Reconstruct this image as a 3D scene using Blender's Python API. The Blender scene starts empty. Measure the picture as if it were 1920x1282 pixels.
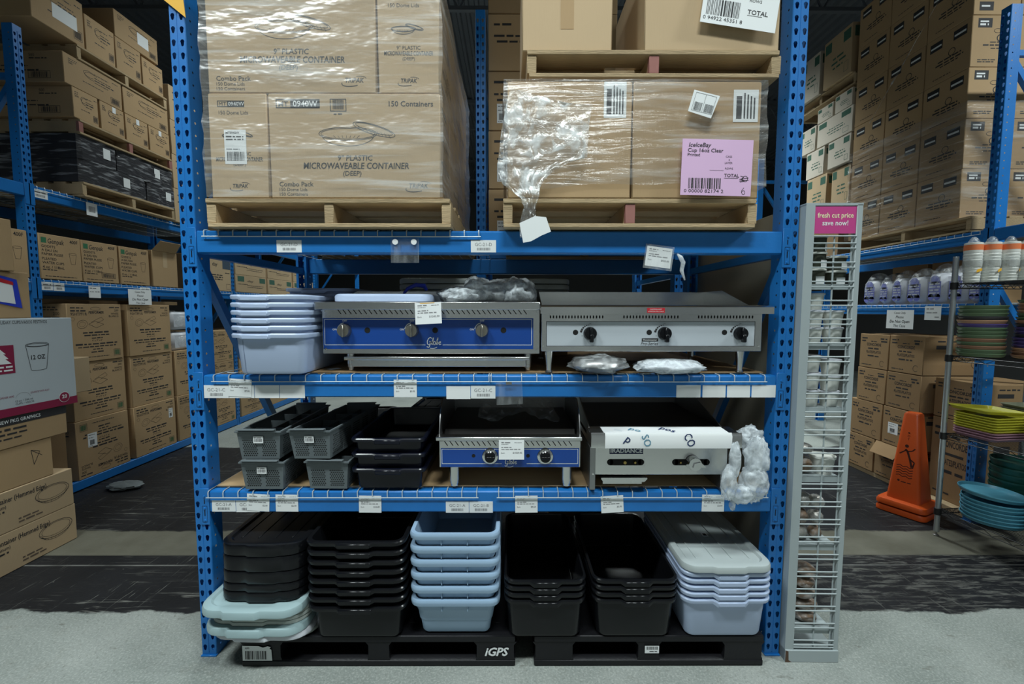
import bpy, math, random
from mathutils import Vector, Matrix, noise
S = bpy.context.scene
COL = S.collection
PI = math.pi

# ------------------------------------------------------------------ camera
CAM = Vector((0.087, -1.863, 1.548)); PITCH, YAW, ROLL, FPX = 0.072, 0.003, 0.001, 820.0
_f = Vector((math.sin(YAW)*math.cos(PITCH), math.cos(YAW)*math.cos(PITCH), -math.sin(PITCH)))
_r = Vector((math.cos(YAW), -math.sin(YAW), 0)); _u = _r.cross(_f)
_r, _u = _r*math.cos(ROLL)+_u*math.sin(ROLL), -_r*math.sin(ROLL)+_u*math.cos(ROLL)
cd = bpy.data.cameras.new('camera'); co = bpy.data.objects.new('camera', cd); COL.objects.link(co)
cd.sensor_width = 36; cd.lens = 36*FPX/1920; cd.clip_start = .02; cd.clip_end = 200
M = Matrix((_r, _u, -_f)).transposed().to_4x4(); M.translation = CAM; co.matrix_world = M
S.camera = co
def ray(x, y): return _r*(x-960)/FPX - _u*(y-641)/FPX + _f
def PY(x, y, Y):
    "point of the upright plane at depth Y that the photograph shows at pixel x, y"
    v = ray(x, y); return CAM + v*((Y-CAM.y)/v.y)
def PZ(x, y, Z):
    v = ray(x, y); return CAM + v*((Z-CAM.z)/v.z)
def PX(x, y, X):
    v = ray(x, y); return CAM + v*((X-CAM.x)/v.x)

# ------------------------------------------------------------------ world, lamps, exposure
S.view_settings.view_transform = 'Standard'; S.view_settings.look = 'None'
S.view_settings.gamma = 1; S.view_settings.use_curve_mapping = False
S.view_settings.exposure = 0.0
W = bpy.data.worlds.new('world'); S.world = W; W.use_nodes = True
W.node_tree.nodes['Background'].inputs[0].default_value = (.75, .9, 1, 1)
W.node_tree.nodes['Background'].inputs[1].default_value = 0.008
def lamp(name, loc, sx, sy, power, col=(.90, 1, 1.0), rot=(0, 0, 0), spread=132):
    l = bpy.data.lights.new(name, 'AREA'); l.shape = 'RECTANGLE'; l.size = sx; l.size_y = sy
    l.energy = power; l.color = col; l.spread = math.radians(spread)
    o = bpy.data.objects.new(name, l); COL.objects.link(o); o.location = loc; o.rotation_euler = rot
    return o
# rows of fluorescent high-bay lamps under the roof: along the cross aisle the camera stands in, and over the side aisles
LZ = 4.7
for x, p in ((-2.1, 96), (.5, 70)):
    lamp('ceiling_lamp', (x, -1.75, LZ), 1.25, .35, p)
lamp('ceiling_lamp', (4.6, -1.1, 4.9), 1.25, .35, 185, spread=175)
lamp('ceiling_lamp', (-2.2, 3.2, 5.2), .35, 1.25, 42)
lamp('ceiling_lamp', (-2.2, 7.6, 5.2), .35, 1.25, 110)
lamp('ceiling_lamp', (2.3, 6.6, 5.2), .35, 1.25, 60)
lamp('ceiling_lamp', (2.3, 4.0, 5.6), .35, 1.25, 105, spread=78)

# ------------------------------------------------------------------ materials
def mat(name, col, rough=.5, metal=0, vary=0, vscale=6, bump=0, bscale=60, bstretch=None, spec=.5, objvar=0, coat=0):
    m = bpy.data.materials.new(name); m.use_nodes = True; nt = m.node_tree; N = nt.nodes; L = nt.links
    b = N['Principled BSDF']; b.inputs['Base Color'].default_value = (*col, 1)
    b.inputs['Roughness'].default_value = rough; b.inputs['Metallic'].default_value = metal
    b.inputs['Specular IOR Level'].default_value = spec; b.inputs['Coat Weight'].default_value = coat
    tc = N.new('ShaderNodeTexCoord')
    src = None
    if vary or objvar:
        hs = N.new('ShaderNodeHueSaturation'); hs.inputs['Color'].default_value = (*col, 1); src = hs
        ma = N.new('ShaderNodeMath'); ma.operation = 'MULTIPLY_ADD'; ma.inputs[1].default_value = 2*vary; ma.inputs[2].default_value = 1-vary
        n = N.new('ShaderNodeTexNoise'); n.inputs['Scale'].default_value = vscale; n.inputs['Detail'].default_value = 5
        L.new(tc.outputs['Object'], n.inputs['Vector']); L.new(n.outputs['Fac'], ma.inputs[0])
        last = ma
        if objvar:
            oi = N.new('ShaderNodeObjectInfo'); m2 = N.new('ShaderNodeMath'); m2.operation = 'MULTIPLY_ADD'
            m2.inputs[1].default_value = 2*objvar; m2.inputs[2].default_value = -objvar
            L.new(oi.outputs['Random'], m2.inputs[0])
            m3 = N.new('ShaderNodeMath'); m3.operation = 'ADD'; L.new(m2.outputs[0], m3.inputs[0]); L.new(ma.outputs[0], m3.inputs[1]); last = m3
        L.new(last.outputs[0], hs.inputs['Value']); L.new(hs.outputs[0], b.inputs['Base Color'])
    if bump:
        n2 = N.new('ShaderNodeTexNoise'); n2.inputs['Scale'].default_value = bscale; n2.inputs['Detail'].default_value = 4
        if bstretch:
            mp = N.new('ShaderNodeMapping'); mp.inputs['Scale'].default_value = bstretch
            L.new(tc.outputs['Object'], mp.inputs['Vector']); L.new(mp.outputs[0], n2.inputs['Vector'])
        else: L.new(tc.outputs['Object'], n2.inputs['Vector'])
        bp = N.new('ShaderNodeBump'); bp.inputs['Strength'].default_value = bump; bp.inputs['Distance'].default_value = .01
        L.new(n2.outputs['Fac'], bp.inputs['Height']); L.new(bp.outputs[0], b.inputs['Normal'])
    return m
def film(name, haze=.1, streak=.5, scale=(1.5, 1.5, 22), nscale=3, rough=.12, tint=(.9, .95, .97), bump=.5, lo=.5, hi=.75, gloss=.35, bsc=None, bdist=.02):
    "thin clear plastic: mostly see-through, glossy, with whitish stretch marks, and glare painted into them on some wraps"
    m = bpy.data.materials.new(name); m.use_nodes = True; nt = m.node_tree; N = nt.nodes; L = nt.links
    N.remove(N['Principled BSDF']); out = N['Material Output']
    tc = N.new('ShaderNodeTexCoord'); mp = N.new('ShaderNodeMapping'); mp.inputs['Scale'].default_value = scale
    L.new(tc.outputs['Object'], mp.inputs['Vector'])
    n = N.new('ShaderNodeTexNoise'); n.inputs['Scale'].default_value = nscale; n.inputs['Detail'].default_value = 7; n.inputs['Distortion'].default_value = .6
    L.new(mp.outputs[0], n.inputs['Vector'])
    mr = N.new('ShaderNodeMapRange'); mr.inputs['From Min'].default_value = lo; mr.inputs['From Max'].default_value = hi
    mr.inputs['To Min'].default_value = haze; mr.inputs['To Max'].default_value = streak
    L.new(n.outputs['Fac'], mr.inputs['Value'])
    bp = N.new('ShaderNodeBump'); bp.inputs['Strength'].default_value = bump; bp.inputs['Distance'].default_value = .02
    bp.inputs['Distance'].default_value = bdist
    if bsc:
        mp2 = N.new('ShaderNodeMapping'); mp2.inputs['Scale'].default_value = bsc; L.new(tc.outputs['Object'], mp2.inputs['Vector'])
        n3 = N.new('ShaderNodeTexNoise'); n3.inputs['Scale'].default_value = nscale; n3.inputs['Detail'].default_value = 4; L.new(mp2.outputs[0], n3.inputs['Vector']); L.new(n3.outputs['Fac'], bp.inputs['Height'])
    else: L.new(n.outputs['Fac'], bp.inputs['Height'])
    tr = N.new('ShaderNodeBsdfTransparent')
    df = N.new('ShaderNodeBsdfDiffuse'); df.inputs[0].default_value = (*tint, 1)
    gl = N.new('ShaderNodeBsdfGlossy'); gl.inputs['Roughness'].default_value = rough
    L.new(bp.outputs[0], gl.inputs['Normal'])
    m1 = N.new('ShaderNodeMixShader'); L.new(mr.outputs[0], m1.inputs[0]); L.new(tr.outputs[0], m1.inputs[1]); L.new(df.outputs[0], m1.inputs[2])
    lw = N.new('ShaderNodeLayerWeight'); lw.inputs[0].default_value = .5
    pw = N.new('ShaderNodeMath'); pw.operation = 'POWER'; pw.inputs[1].default_value = 4; L.new(lw.outputs['Facing'], pw.inputs[0])
    ma = N.new('ShaderNodeMath'); ma.operation = 'MULTIPLY_ADD'; ma.inputs[1].default_value = .6; ma.inputs[2].default_value = gloss*.16; L.new(pw.outputs[0], ma.inputs[0])
    m2 = N.new('ShaderNodeMixShader'); L.new(ma.outputs[0], m2.inputs[0]); L.new(m1.outputs[0], m2.inputs[1]); L.new(gl.outputs[0], m2.inputs[2])
    L.new(m2.outputs[0], out.inputs[0])
    return m
BLUE = mat('blue_paint', (.012, .165, .50), .38, vary=.12, vscale=9, bump=.05, bscale=120)
CARD = mat('cardboard', (.43, .29, .155), .75, vary=.1, vscale=3, bump=.12, bscale=30, bstretch=(14, 14, .6), objvar=.1, spec=.3)
CARDL = mat('light_cardboard', (.52, .38, .23), .75, vary=.08, vscale=3, bump=.1, bscale=30, bstretch=(14, 14, .6), objvar=.08, spec=.3)
CARDW = mat('pale_carton_board', (.62, .56, .47), .7, vary=.06, vscale=3, objvar=.08, spec=.3)
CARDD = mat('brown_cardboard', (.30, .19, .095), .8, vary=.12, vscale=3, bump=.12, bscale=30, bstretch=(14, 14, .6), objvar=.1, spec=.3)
INK = mat('black_ink', (.025, .024, .026), .7)
INKB = mat('faded_ink', (.12, .085, .06), .8)
GREEN = mat('green_ink', (.03, .16, .07), .7)
TEAL = mat('teal_ink', (.045, .13, .09), .7)
WHITE = mat('white_paper', (.80, .82, .82), .7, vary=.03)
WINK = mat('white_ink', (.8, .82, .82), .6)
GINK = mat('grey_ink', (.22, .22, .23), .7)
MAROON = mat('maroon_ink', (.24, .008, .05), .6)
PINK = mat('pink_paper', (.72, .47, .70), .75, vary=.03)
MAGENTA = mat('magenta_card', (.55, .06, .25), .4)
PALEY = mat('pale_yellow_ink', (.85, .82, .5), .6)
WOOD = mat('pallet_wood', (.43, .32, .19), .8, vary=.35, vscale=5, bump=.4, bscale=12, bstretch=(2, 18, 18), objvar=.1, spec=.2)
WOODR = mat('red_stained_wood', (.33, .15, .13), .8, vary=.3, vscale=14, spec=.2)
STEEL = mat('brushed_steel', (.74, .74, .73), .22, 1, vary=.05, bump=.06, bscale=10, bstretch=(1, 40, 200))
STEELD = mat('dull_steel', (.36, .36, .36), .4, 1, vary=.1)
PLATE = mat('black_iron_plate', (.03, .028, .026), .45, .5, vary=.2)
CHROME = mat('chrome', (.75, .75, .75), .12, 1)
BRASS = mat('brass', (.5, .36, .12), .35, 1)
NICKEL = mat('satin_nickel_knob', (.33, .31, .27), .35, .9)
PBLUE = mat('blue_enamel_panel', (.008, .06, .30), .35)
PGREY = mat('pale_grey_panel', (.56, .61, .66), .4, .2)
BLACK = mat('black_plastic', (.006, .0065, .008), .22, vary=.1, bump=.03, bscale=150, spec=.3)
BLACKM = mat('matt_black_plastic', (.009, .009, .011), .42, spec=.3, vary=.15, bump=.1, bscale=90)
NAVY = mat('navy_black_plastic', (.004, .005, .012), .22, vary=.1, spec=.35)
GREYP = mat('grey_basket_plastic', (.125, .148, .158), .5, vary=.05)
LILAC = mat('pale_grey_plastic', (.43, .52, .70), .35, vary=.04)
BGREY = mat('blue_grey_plastic', (.30, .43, .58), .35, vary=.04)
MINT = mat('mint_grey_plastic', (.33, .45, .47), .4, vary=.04)
CREAM = mat('warm_grey_plastic', (.42, .46, .43), .45, vary=.04)
OFFW = mat('off_white_plastic', (.62, .64, .69), .4, vary=.04)
LIDG = mat('stone_grey_plastic', (.42, .47, .47), .4, vary=.04)
WIRE = mat('zinc_wire', (.55, .60, .62), .4, .3)
WIREB = mat('black_wire', (.012, .012, .013), .35)
POLE = mat('chrome_pole', (.5, .53, .55), .3, .8)
DARK = mat('dark_void', (.006, .006, .006), .9)
RUBBER = mat('black_rubber', (.015, .015, .015), .7)
RED = mat('red_label', (.5, .02, .03), .5)
YELLOWC = mat('yellow_card', (.80, .42, .02), .55)
BRIGHTB = mat('bright_blue_plastic', (.03, .06, .55), .35)
RGREY = mat('grey_display_paint', (.37, .42, .43), .45, vary=.05)
RUST = mat('rust', (.09, .05, .03), .9, vary=.4, vscale=60)
BEIGE = mat('beige_board', (.30, .28, .22), .8, vary=.08, vscale=2)
ORANGE = mat('orange_plastic', (.55, .075, .008), .4, vary=.08)
ORANGEP = mat('orange_print', (.75, .2, .07), .5)
YEL = mat('yellow_tray_plastic', (.55, .52, .05), .4, vary=.06)
PINKP = mat('dusty_pink_plastic', (.40, .22, .28), .45)
AQUA = mat('aqua_plastic', (.10, .34, .46), .35, vary=.05)
DGREEN = mat('dark_green_plastic', (.012, .075, .06), .3)
SAGE = mat('sage_green_plate', (.13, .20, .11), .35)
TERRA = mat('terracotta_plate', (.34, .18, .11), .4)
PURPLE = mat('purple_plate', (.10, .07, .25), .4)
PEACH = mat('peach_plate', (.5, .28, .17), .4)
CHARC = mat('charcoal_plate', (.05, .05, .055), .4)
KHAKI = mat('khaki_tray_plastic', (.17, .18, .12), .4)
SALAD = mat('dark_green_contents', (.035, .04, .025), .6, vary=.5, vscale=50)
BREAD = mat('brown_food', (.20, .11, .05), .7, vary=.6, vscale=40)
FOIL = mat('crumpled_foil', (.45, .42, .38), .3, .5, vary=.5, vscale=45, bump=1, bscale=40)
CUPW = mat('white_cup_plastic', (.72, .73, .68), .4, vary=.05)
VIOLETB = mat('blue_violet_print', (.20, .22, .56), .5, vary=.5, vscale=40)
GLOSSD = mat('dark_shrink_film', (.05, .05, .055), .25, bump=.7, bscale=5, bstretch=(1, 3, 12))
def _streaks(m, col, scale, lo, hi):
    nt = m.node_tree; N, L = nt.nodes, nt.links; b = N['Principled BSDF']; tc = N.new('ShaderNodeTexCoord'); mp = N.new('ShaderNodeMapping'); mp.inputs['Scale'].default_value = scale; mp.inputs['Rotation'].default_value = (.45, 0, 0)
    n = N.new('ShaderNodeTexNoise'); n.inputs['Scale'].default_value = 4; n.inputs['Detail'].default_value = 6; mr = N.new('ShaderNodeMapRange'); mr.inputs[1].default_value = lo; mr.inputs[2].default_value = hi
    mx = N.new('ShaderNodeMix'); mx.data_type = 'RGBA'; mx.inputs[6].default_value = b.inputs['Base Color'].default_value; mx.inputs[7].default_value = (*col, 1)
    L.new(tc.outputs['Object'], mp.inputs[0]); L.new(mp.outputs[0], n.inputs['Vector']); L.new(n.outputs['Fac'], mr.inputs[0]); L.new(mr.outputs[0], mx.inputs[0]); L.new(mx.outputs[2], b.inputs['Base Color'])
_streaks(GLOSSD, (.42, .43, .45), (1, 1.6, 9), .52, .72)   # stretch marks and sheen of the film round the grey packs, painted pale
WRAP = film('stretch_wrap_film', haze=.07, streak=.52, lo=.53, hi=.80, scale=(.6, .6, 11), nscale=3.2, rough=.26, bump=.7, gloss=.85, bsc=(.8, .8, 2.2), bdist=.04)  # haze and streaks also paint in part of the glare
WRAP2 = film('torn_wrap_film', haze=.10, streak=.75, scale=(3, 3, 3), nscale=5, bump=1, gloss=.9, rough=.2, lo=.48, hi=.68)
BAG = film('crumpled_clear_plastic', haze=.30, streak=.85, scale=(4, 4, 4), nscale=7, bump=.5, lo=.40, hi=.66, tint=(.78, .84, .88), gloss=.12, rough=.25)
BAGL = film('thin_clear_bag', haze=.05, streak=.35, scale=(4, 4, 4), nscale=7, bump=.6, lo=.45, hi=.7, gloss=.2, rough=.2)
SLEEVE = film('clear_sleeve', haze=.03, streak=.14, gloss=.2, scale=(8, 8, 2), nscale=3, bump=.2)

# ------------------------------------------------------------------ mesh builder
_tc = {}
def glyphs(s, bold=0, shear=0):
    k = (s, bold, shear)
    if k not in _tc:
        cu = bpy.data.curves.new('t', 'FONT'); cu.body = s; cu.size = 1; cu.resolution_u = 2; cu.offset = bold; cu.shear = shear
        o = bpy.data.objects.new('t', cu); me = bpy.data.meshes.new_from_object(o)
        vs = [(v.co.x, v.co.y) for v in me.vertices]; fs = [tuple(p.vertices) for p in me.polygons]
        bpy.data.objects.remove(o); bpy.data.curves.remove(cu); bpy.data.meshes.remove(me)
        xs = [v[0] for v in vs] or [0, 1]
        _tc[k] = (vs, fs, min(xs), max(xs))
    return _tc[k]
V = Vector
class MB:
    def __init__(s): s.v = []; s.f = []; s.m = []
    def add(s, vs, fs, m=0):
        b = len(s.v); s.v += [tuple(p) for p in vs]; s.f += [tuple(i+b for i in f) for f in fs]; s.m += [m]*len(fs); return s
    def box(s, x0, x1, y0, y1, z0, z1, m=0, c=0, T=None):
        if c <= 0:
            vs = [(x, y, z) for x in (x0, x1) for y in (y0, y1) for z in (z0, z1)]
            fs = [(0, 1, 3, 2), (4, 6, 7, 5), (0, 4, 5, 1), (2, 3, 7, 6), (0, 2, 6, 4), (1, 5, 7, 3)]
        else:
            c = min(c, (x1-x0)*.45, (y1-y0)*.45, (z1-z0)*.45)
            vs = []; idx = {}
            for i, x in enumerate((x0, x1)):
                for j, y in enumerate((y0, y1)):
                    for k, z in enumerate((z0, z1)):
                        sx, sy, sz = (1, -1)[i], (1, -1)[j], (1, -1)[k]
                        for a, d in enumerate(((0, sy*c, sz*c), (sx*c, 0, sz*c), (sx*c, sy*c, 0))):
                            idx[i, j, k, a] = len(vs); vs.append((x+d[0], y+d[1], z+d[2]))
            g = lambda i, j, k, a: idx[i, j, k, a]
            fs = []
            for i in (0, 1):
                q = [g(i, 0, 0, 0), g(i, 1, 0, 0), g(i, 1, 1, 0), g(i, 0, 1, 0)]; fs.append(q if i else q[::-1])
                q = [g(0, i, 0, 1), g(1, i, 0, 1), g(1, i, 1, 1), g(0, i, 1, 1)]; fs.append(q[::-1] if i else q)
                q = [g(0, 0, i, 2), g(1, 0, i, 2), g(1, 1, i, 2), g(0, 1, i, 2)]; fs.append(q if i else q[::-1])
            for i in (0, 1):
                for j in (0, 1):
                    w = (i == j)
                    q = [g(i, j, 0, 0), g(i, j, 1, 0), g(i, j, 1, 1), g(i, j, 0, 1)]; fs.append(q[::-1] if w else q)
                    q = [g(i, 0, j, 0), g(i, 1, j, 0), g(i, 1, j, 2), g(i, 0, j, 2)]; fs.append(q if w else q[::-1])
                    q = [g(0, i, j, 1), g(1, i, j, 1), g(1, i, j, 2), g(0, i, j, 2)]; fs.append(q[::-1] if w else q)
                    for k in (0, 1):
                        q = [g(i, j, k, 0), g(i, j, k, 1), g(i, j, k, 2)]; fs.append(q if (i+j+k) % 2 else q[::-1])
        if T is not None: vs = [T @ V(p) for p in vs]
        return s.add(vs, fs, m)
    def loft(s, rings, m=0, cap0=False, cap1=False, closed=True):
        n = len(rings[0]); vs = [p for r in rings for p in r]; fs = []
        for k in range(len(rings)-1):
            for i in range(n if closed else n-1):
                a, b = k*n+i, k*n+(i+1) % n; fs.append((a, b, b+n, a+n))
        if cap0: fs.append(tuple(range(n))[::-1])
        if cap1: fs.append(tuple((len(rings)-1)*n+i for i in range(n)))
        return s.add(vs, fs, m)
    def lathe(s, prof, c=(0, 0, 0), n=24, m=0, cap0=False, cap1=False, sx=1, sy=1):
        rings = [[(c[0]+r*sx*math.cos(2*PI*i/n), c[1]+r*sy*math.sin(2*PI*i/n), c[2]+z) for i in range(n)] for r, z in prof]
        return s.loft(rings, m, cap0, cap1)
    def cyl(s, p0, p1, r0, r1=None, n=10, m=0, caps=True):
        p0, p1 = V(p0), V(p1); d = (p1-p0).normalized(); a = d.orthogonal().normalized(); b = d.cross(a)
        r1 = r0 if r1 is None else r1
        rings = [[p+a*r*math.cos(2*PI*i/n)+b*r*math.sin(2*PI*i/n) for i in range(n)] for p, r in ((p0, r0), (p1, r1))]
        return s.loft(rings, m, caps, caps)
    def tube(s, pts, r, n=6, m=0):
        pts = [V(p) for p in pts]; rings = []
        a = None
        for i, p in enumerate(pts):
            d = (pts[min(i+1, len(pts)-1)]-pts[max(i-1, 0)]).normalized()
            if a is None: a = d.orthogonal().normalized()
            a = (a-d*a.dot(d)).normalized(); b = d.cross(a)
            rr = r[i] if isinstance(r, (list, tuple)) else r
            rings.append([p+a*rr*math.cos(2*PI*k/n)+b*rr*math.sin(2*PI*k/n) for k in range(n)])
        return s.loft(rings, m, True, True)
    def prism(s, poly, d, m=0):
        "a flat polygon pushed out along d"
        d = V(d); n = len(poly); vs = [V(p) for p in poly]+[V(p)+d for p in poly]
        fs = [tuple(range(n))[::-1], tuple(range(n, 2*n))]+[(i, (i+1) % n, (i+1) % n+n, i+n) for i in range(n)]
        return s.add(vs, fs, m)
    def build(s, name, mats, parent=None, loc=None, rot=None, ang=38, recalc=False):
        me = bpy.data.meshes.new(name); me.from_pydata(s.v, [], s.f)
        for x in (mats if isinstance(mats, (list, tuple)) else [mats]): me.materials.append(x)
        me.polygons.foreach_set('material_index', s.m)
        if recalc:
            import bmesh
            b = bmesh.new(); b.from_mesh(me); bmesh.ops.recalc_face_normals(b, faces=b.faces); b.to_mesh(me); b.free()
        me.polygons.foreach_set('use_smooth', [True]*len(me.polygons)); me.set_sharp_from_angle(angle=math.radians(ang))
        me.update(); o = bpy.data.objects.new(name, me); COL.objects.link(o)
        if parent is not None: o.parent = parent
        if loc is not None: o.location = loc
        if rot is not None: o.rotation_euler = rot if isinstance(rot, (list, tuple)) else (0, 0, rot)
        return o
class Face:
    "a flat side of something, to print on: a runs right, b runs up"
    def __init__(s, mb, o, r, u, eps=.0007):
        s.mb, s.o, s.r, s.u = mb, V(o), V(r).normalized(), V(u).normalized(); s.n = s.r.cross(s.u); s.e = eps
    def p(s, a, b, k=1): return s.o+s.r*a+s.u*b+s.n*s.e*k
    def poly(s, pts, m=1, k=1): s.mb.add([s.p(a, b, k) for a, b in pts], [tuple(range(len(pts)))], m)
    def rect(s, a0, b0, a1, b1, m=1, k=1): s.poly([(a0, b0), (a1, b0), (a1, b1), (a0, b1)], m, k)
    def frame(s, a0, b0, a1, b1, w=.003, m=1, k=1):
        s.rect(a0, b0, a1, b0+w, m, k); s.rect(a0, b1-w, a1, b1, m, k); s.rect(a0, b0+w, a0+w, b1-w, m, k); s.rect(a1-w, b0+w, a1, b1-w, m, k)
    def line(s, pts, w=.002, m=1, k=1):
        for (a, b), (c, d) in zip(pts, pts[1:]):
            l = math.hypot(c-a, d-b) or 1; x, y = -(d-b)/l*w/2, (c-a)/l*w/2
            s.poly([(a-x, b-y), (c-x, d-y), (c+x, d+y), (a+x, b+y)], m, k)
    def ell(s, ca, cb, ra, rb, w=.002, m=1, n=22, t0=0, t1=2*PI, tilt=0, k=1):
        pts = []
        for i in range(n+1):
            t = t0+(t1-t0)*i/n; x, y = ra*math.cos(t), rb*math.sin(t)
            pts.append((ca+x*math.cos(tilt)-y*math.sin(tilt), cb+x*math.sin(tilt)+y*math.cos(tilt)))
        s.line(pts, w, m, k)
    def disc(s, ca, cb, ra, rb=None, m=1, n=20, k=1):
        rb = ra if rb is None else rb; s.poly([(ca+ra*math.cos(2*PI*i/n), cb+rb*math.sin(2*PI*i/n)) for i in range(n)], m, k)
    def text(s, t, a, b, h, m=1, al='l', w=None, bold=0, shear=0, k=1, rot=0):
        vs, fs, x0, x1 = glyphs(t, bold, shear); sy = h/.70; sx = sy if w is None else w/max(x1-x0, 1e-6)
        W_ = (x1-x0)*sx; off = {'l': 0, 'c': -W_/2, 'r': -W_}[al]
        c, q = math.cos(rot), math.sin(rot); P = []
        for x, y in vs:
            x, y = off+(x-x0)*sx, y*sy; P.append(s.p(a+x*c-y*q, b+x*q+y*c, k))
        s.mb.add(P, fs, m)
    def greek(s, a, b, w, h, m=1, seed=0, al='l', k=1):
        "a line of print too small to read"
        R = random.Random(seed+int(a*9000)+int(b*7000)); x = 0
        a = a-(w/2 if al == 'c' else w if al == 'r' else 0)
        while x < w:
            l = min(h*R.uniform(1.2, 4.5), w-x)
            if l > h*.4: s.rect(a+x, b, a+x+l, b+h*R.uniform(.6, .8), m, k)
            x += l+h*.7
    def bars(s, a0, b0, a1, b1, m=1, seed=1, k=1):
        R = random.Random(seed); x = a0; u = (a1-a0)/60
        while x < a1:
            l = u*R.choice((1, 1, 2, 3)); s.rect(x, b0, min(x+l, a1), b1, m, k); x += l+u*R.choice((1, 1.4, 2))
def tag(o, label, cat, group=None):
    o['label'] = label; o['category'] = cat
    if group: o['group'] = group
    return o
def thing(name, label, cat, loc=(0, 0, 0), rot=0, group=None):
    o = bpy.data.objects.new(name, None); COL.objects.link(o); o.empty_display_size = .05
    o.location = loc; o.rotation_euler = rot if isinstance(rot, (list, tuple)) else (0, 0, rot)
    return tag(o, label, cat, group)
def struct(o): o['kind'] = 'structure'; return o
def dup(root, loc, rot, label):
    "a copy of a thing with copies of its parts and sub-parts"
    r = root.copy(); COL.objects.link(r); r.location = loc; r.rotation_euler = rot if isinstance(rot, (list, tuple)) else (0, 0, rot)
    r['label'] = label
    for ch in list(root.children):
        c = ch.copy(); COL.objects.link(c); c.parent = r
        for g in list(ch.children):
            d = g.copy(); COL.objects.link(d); d.parent = c
    return r
def fbm(p, s=1.0): return noise.noise(V(p)*s)
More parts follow.
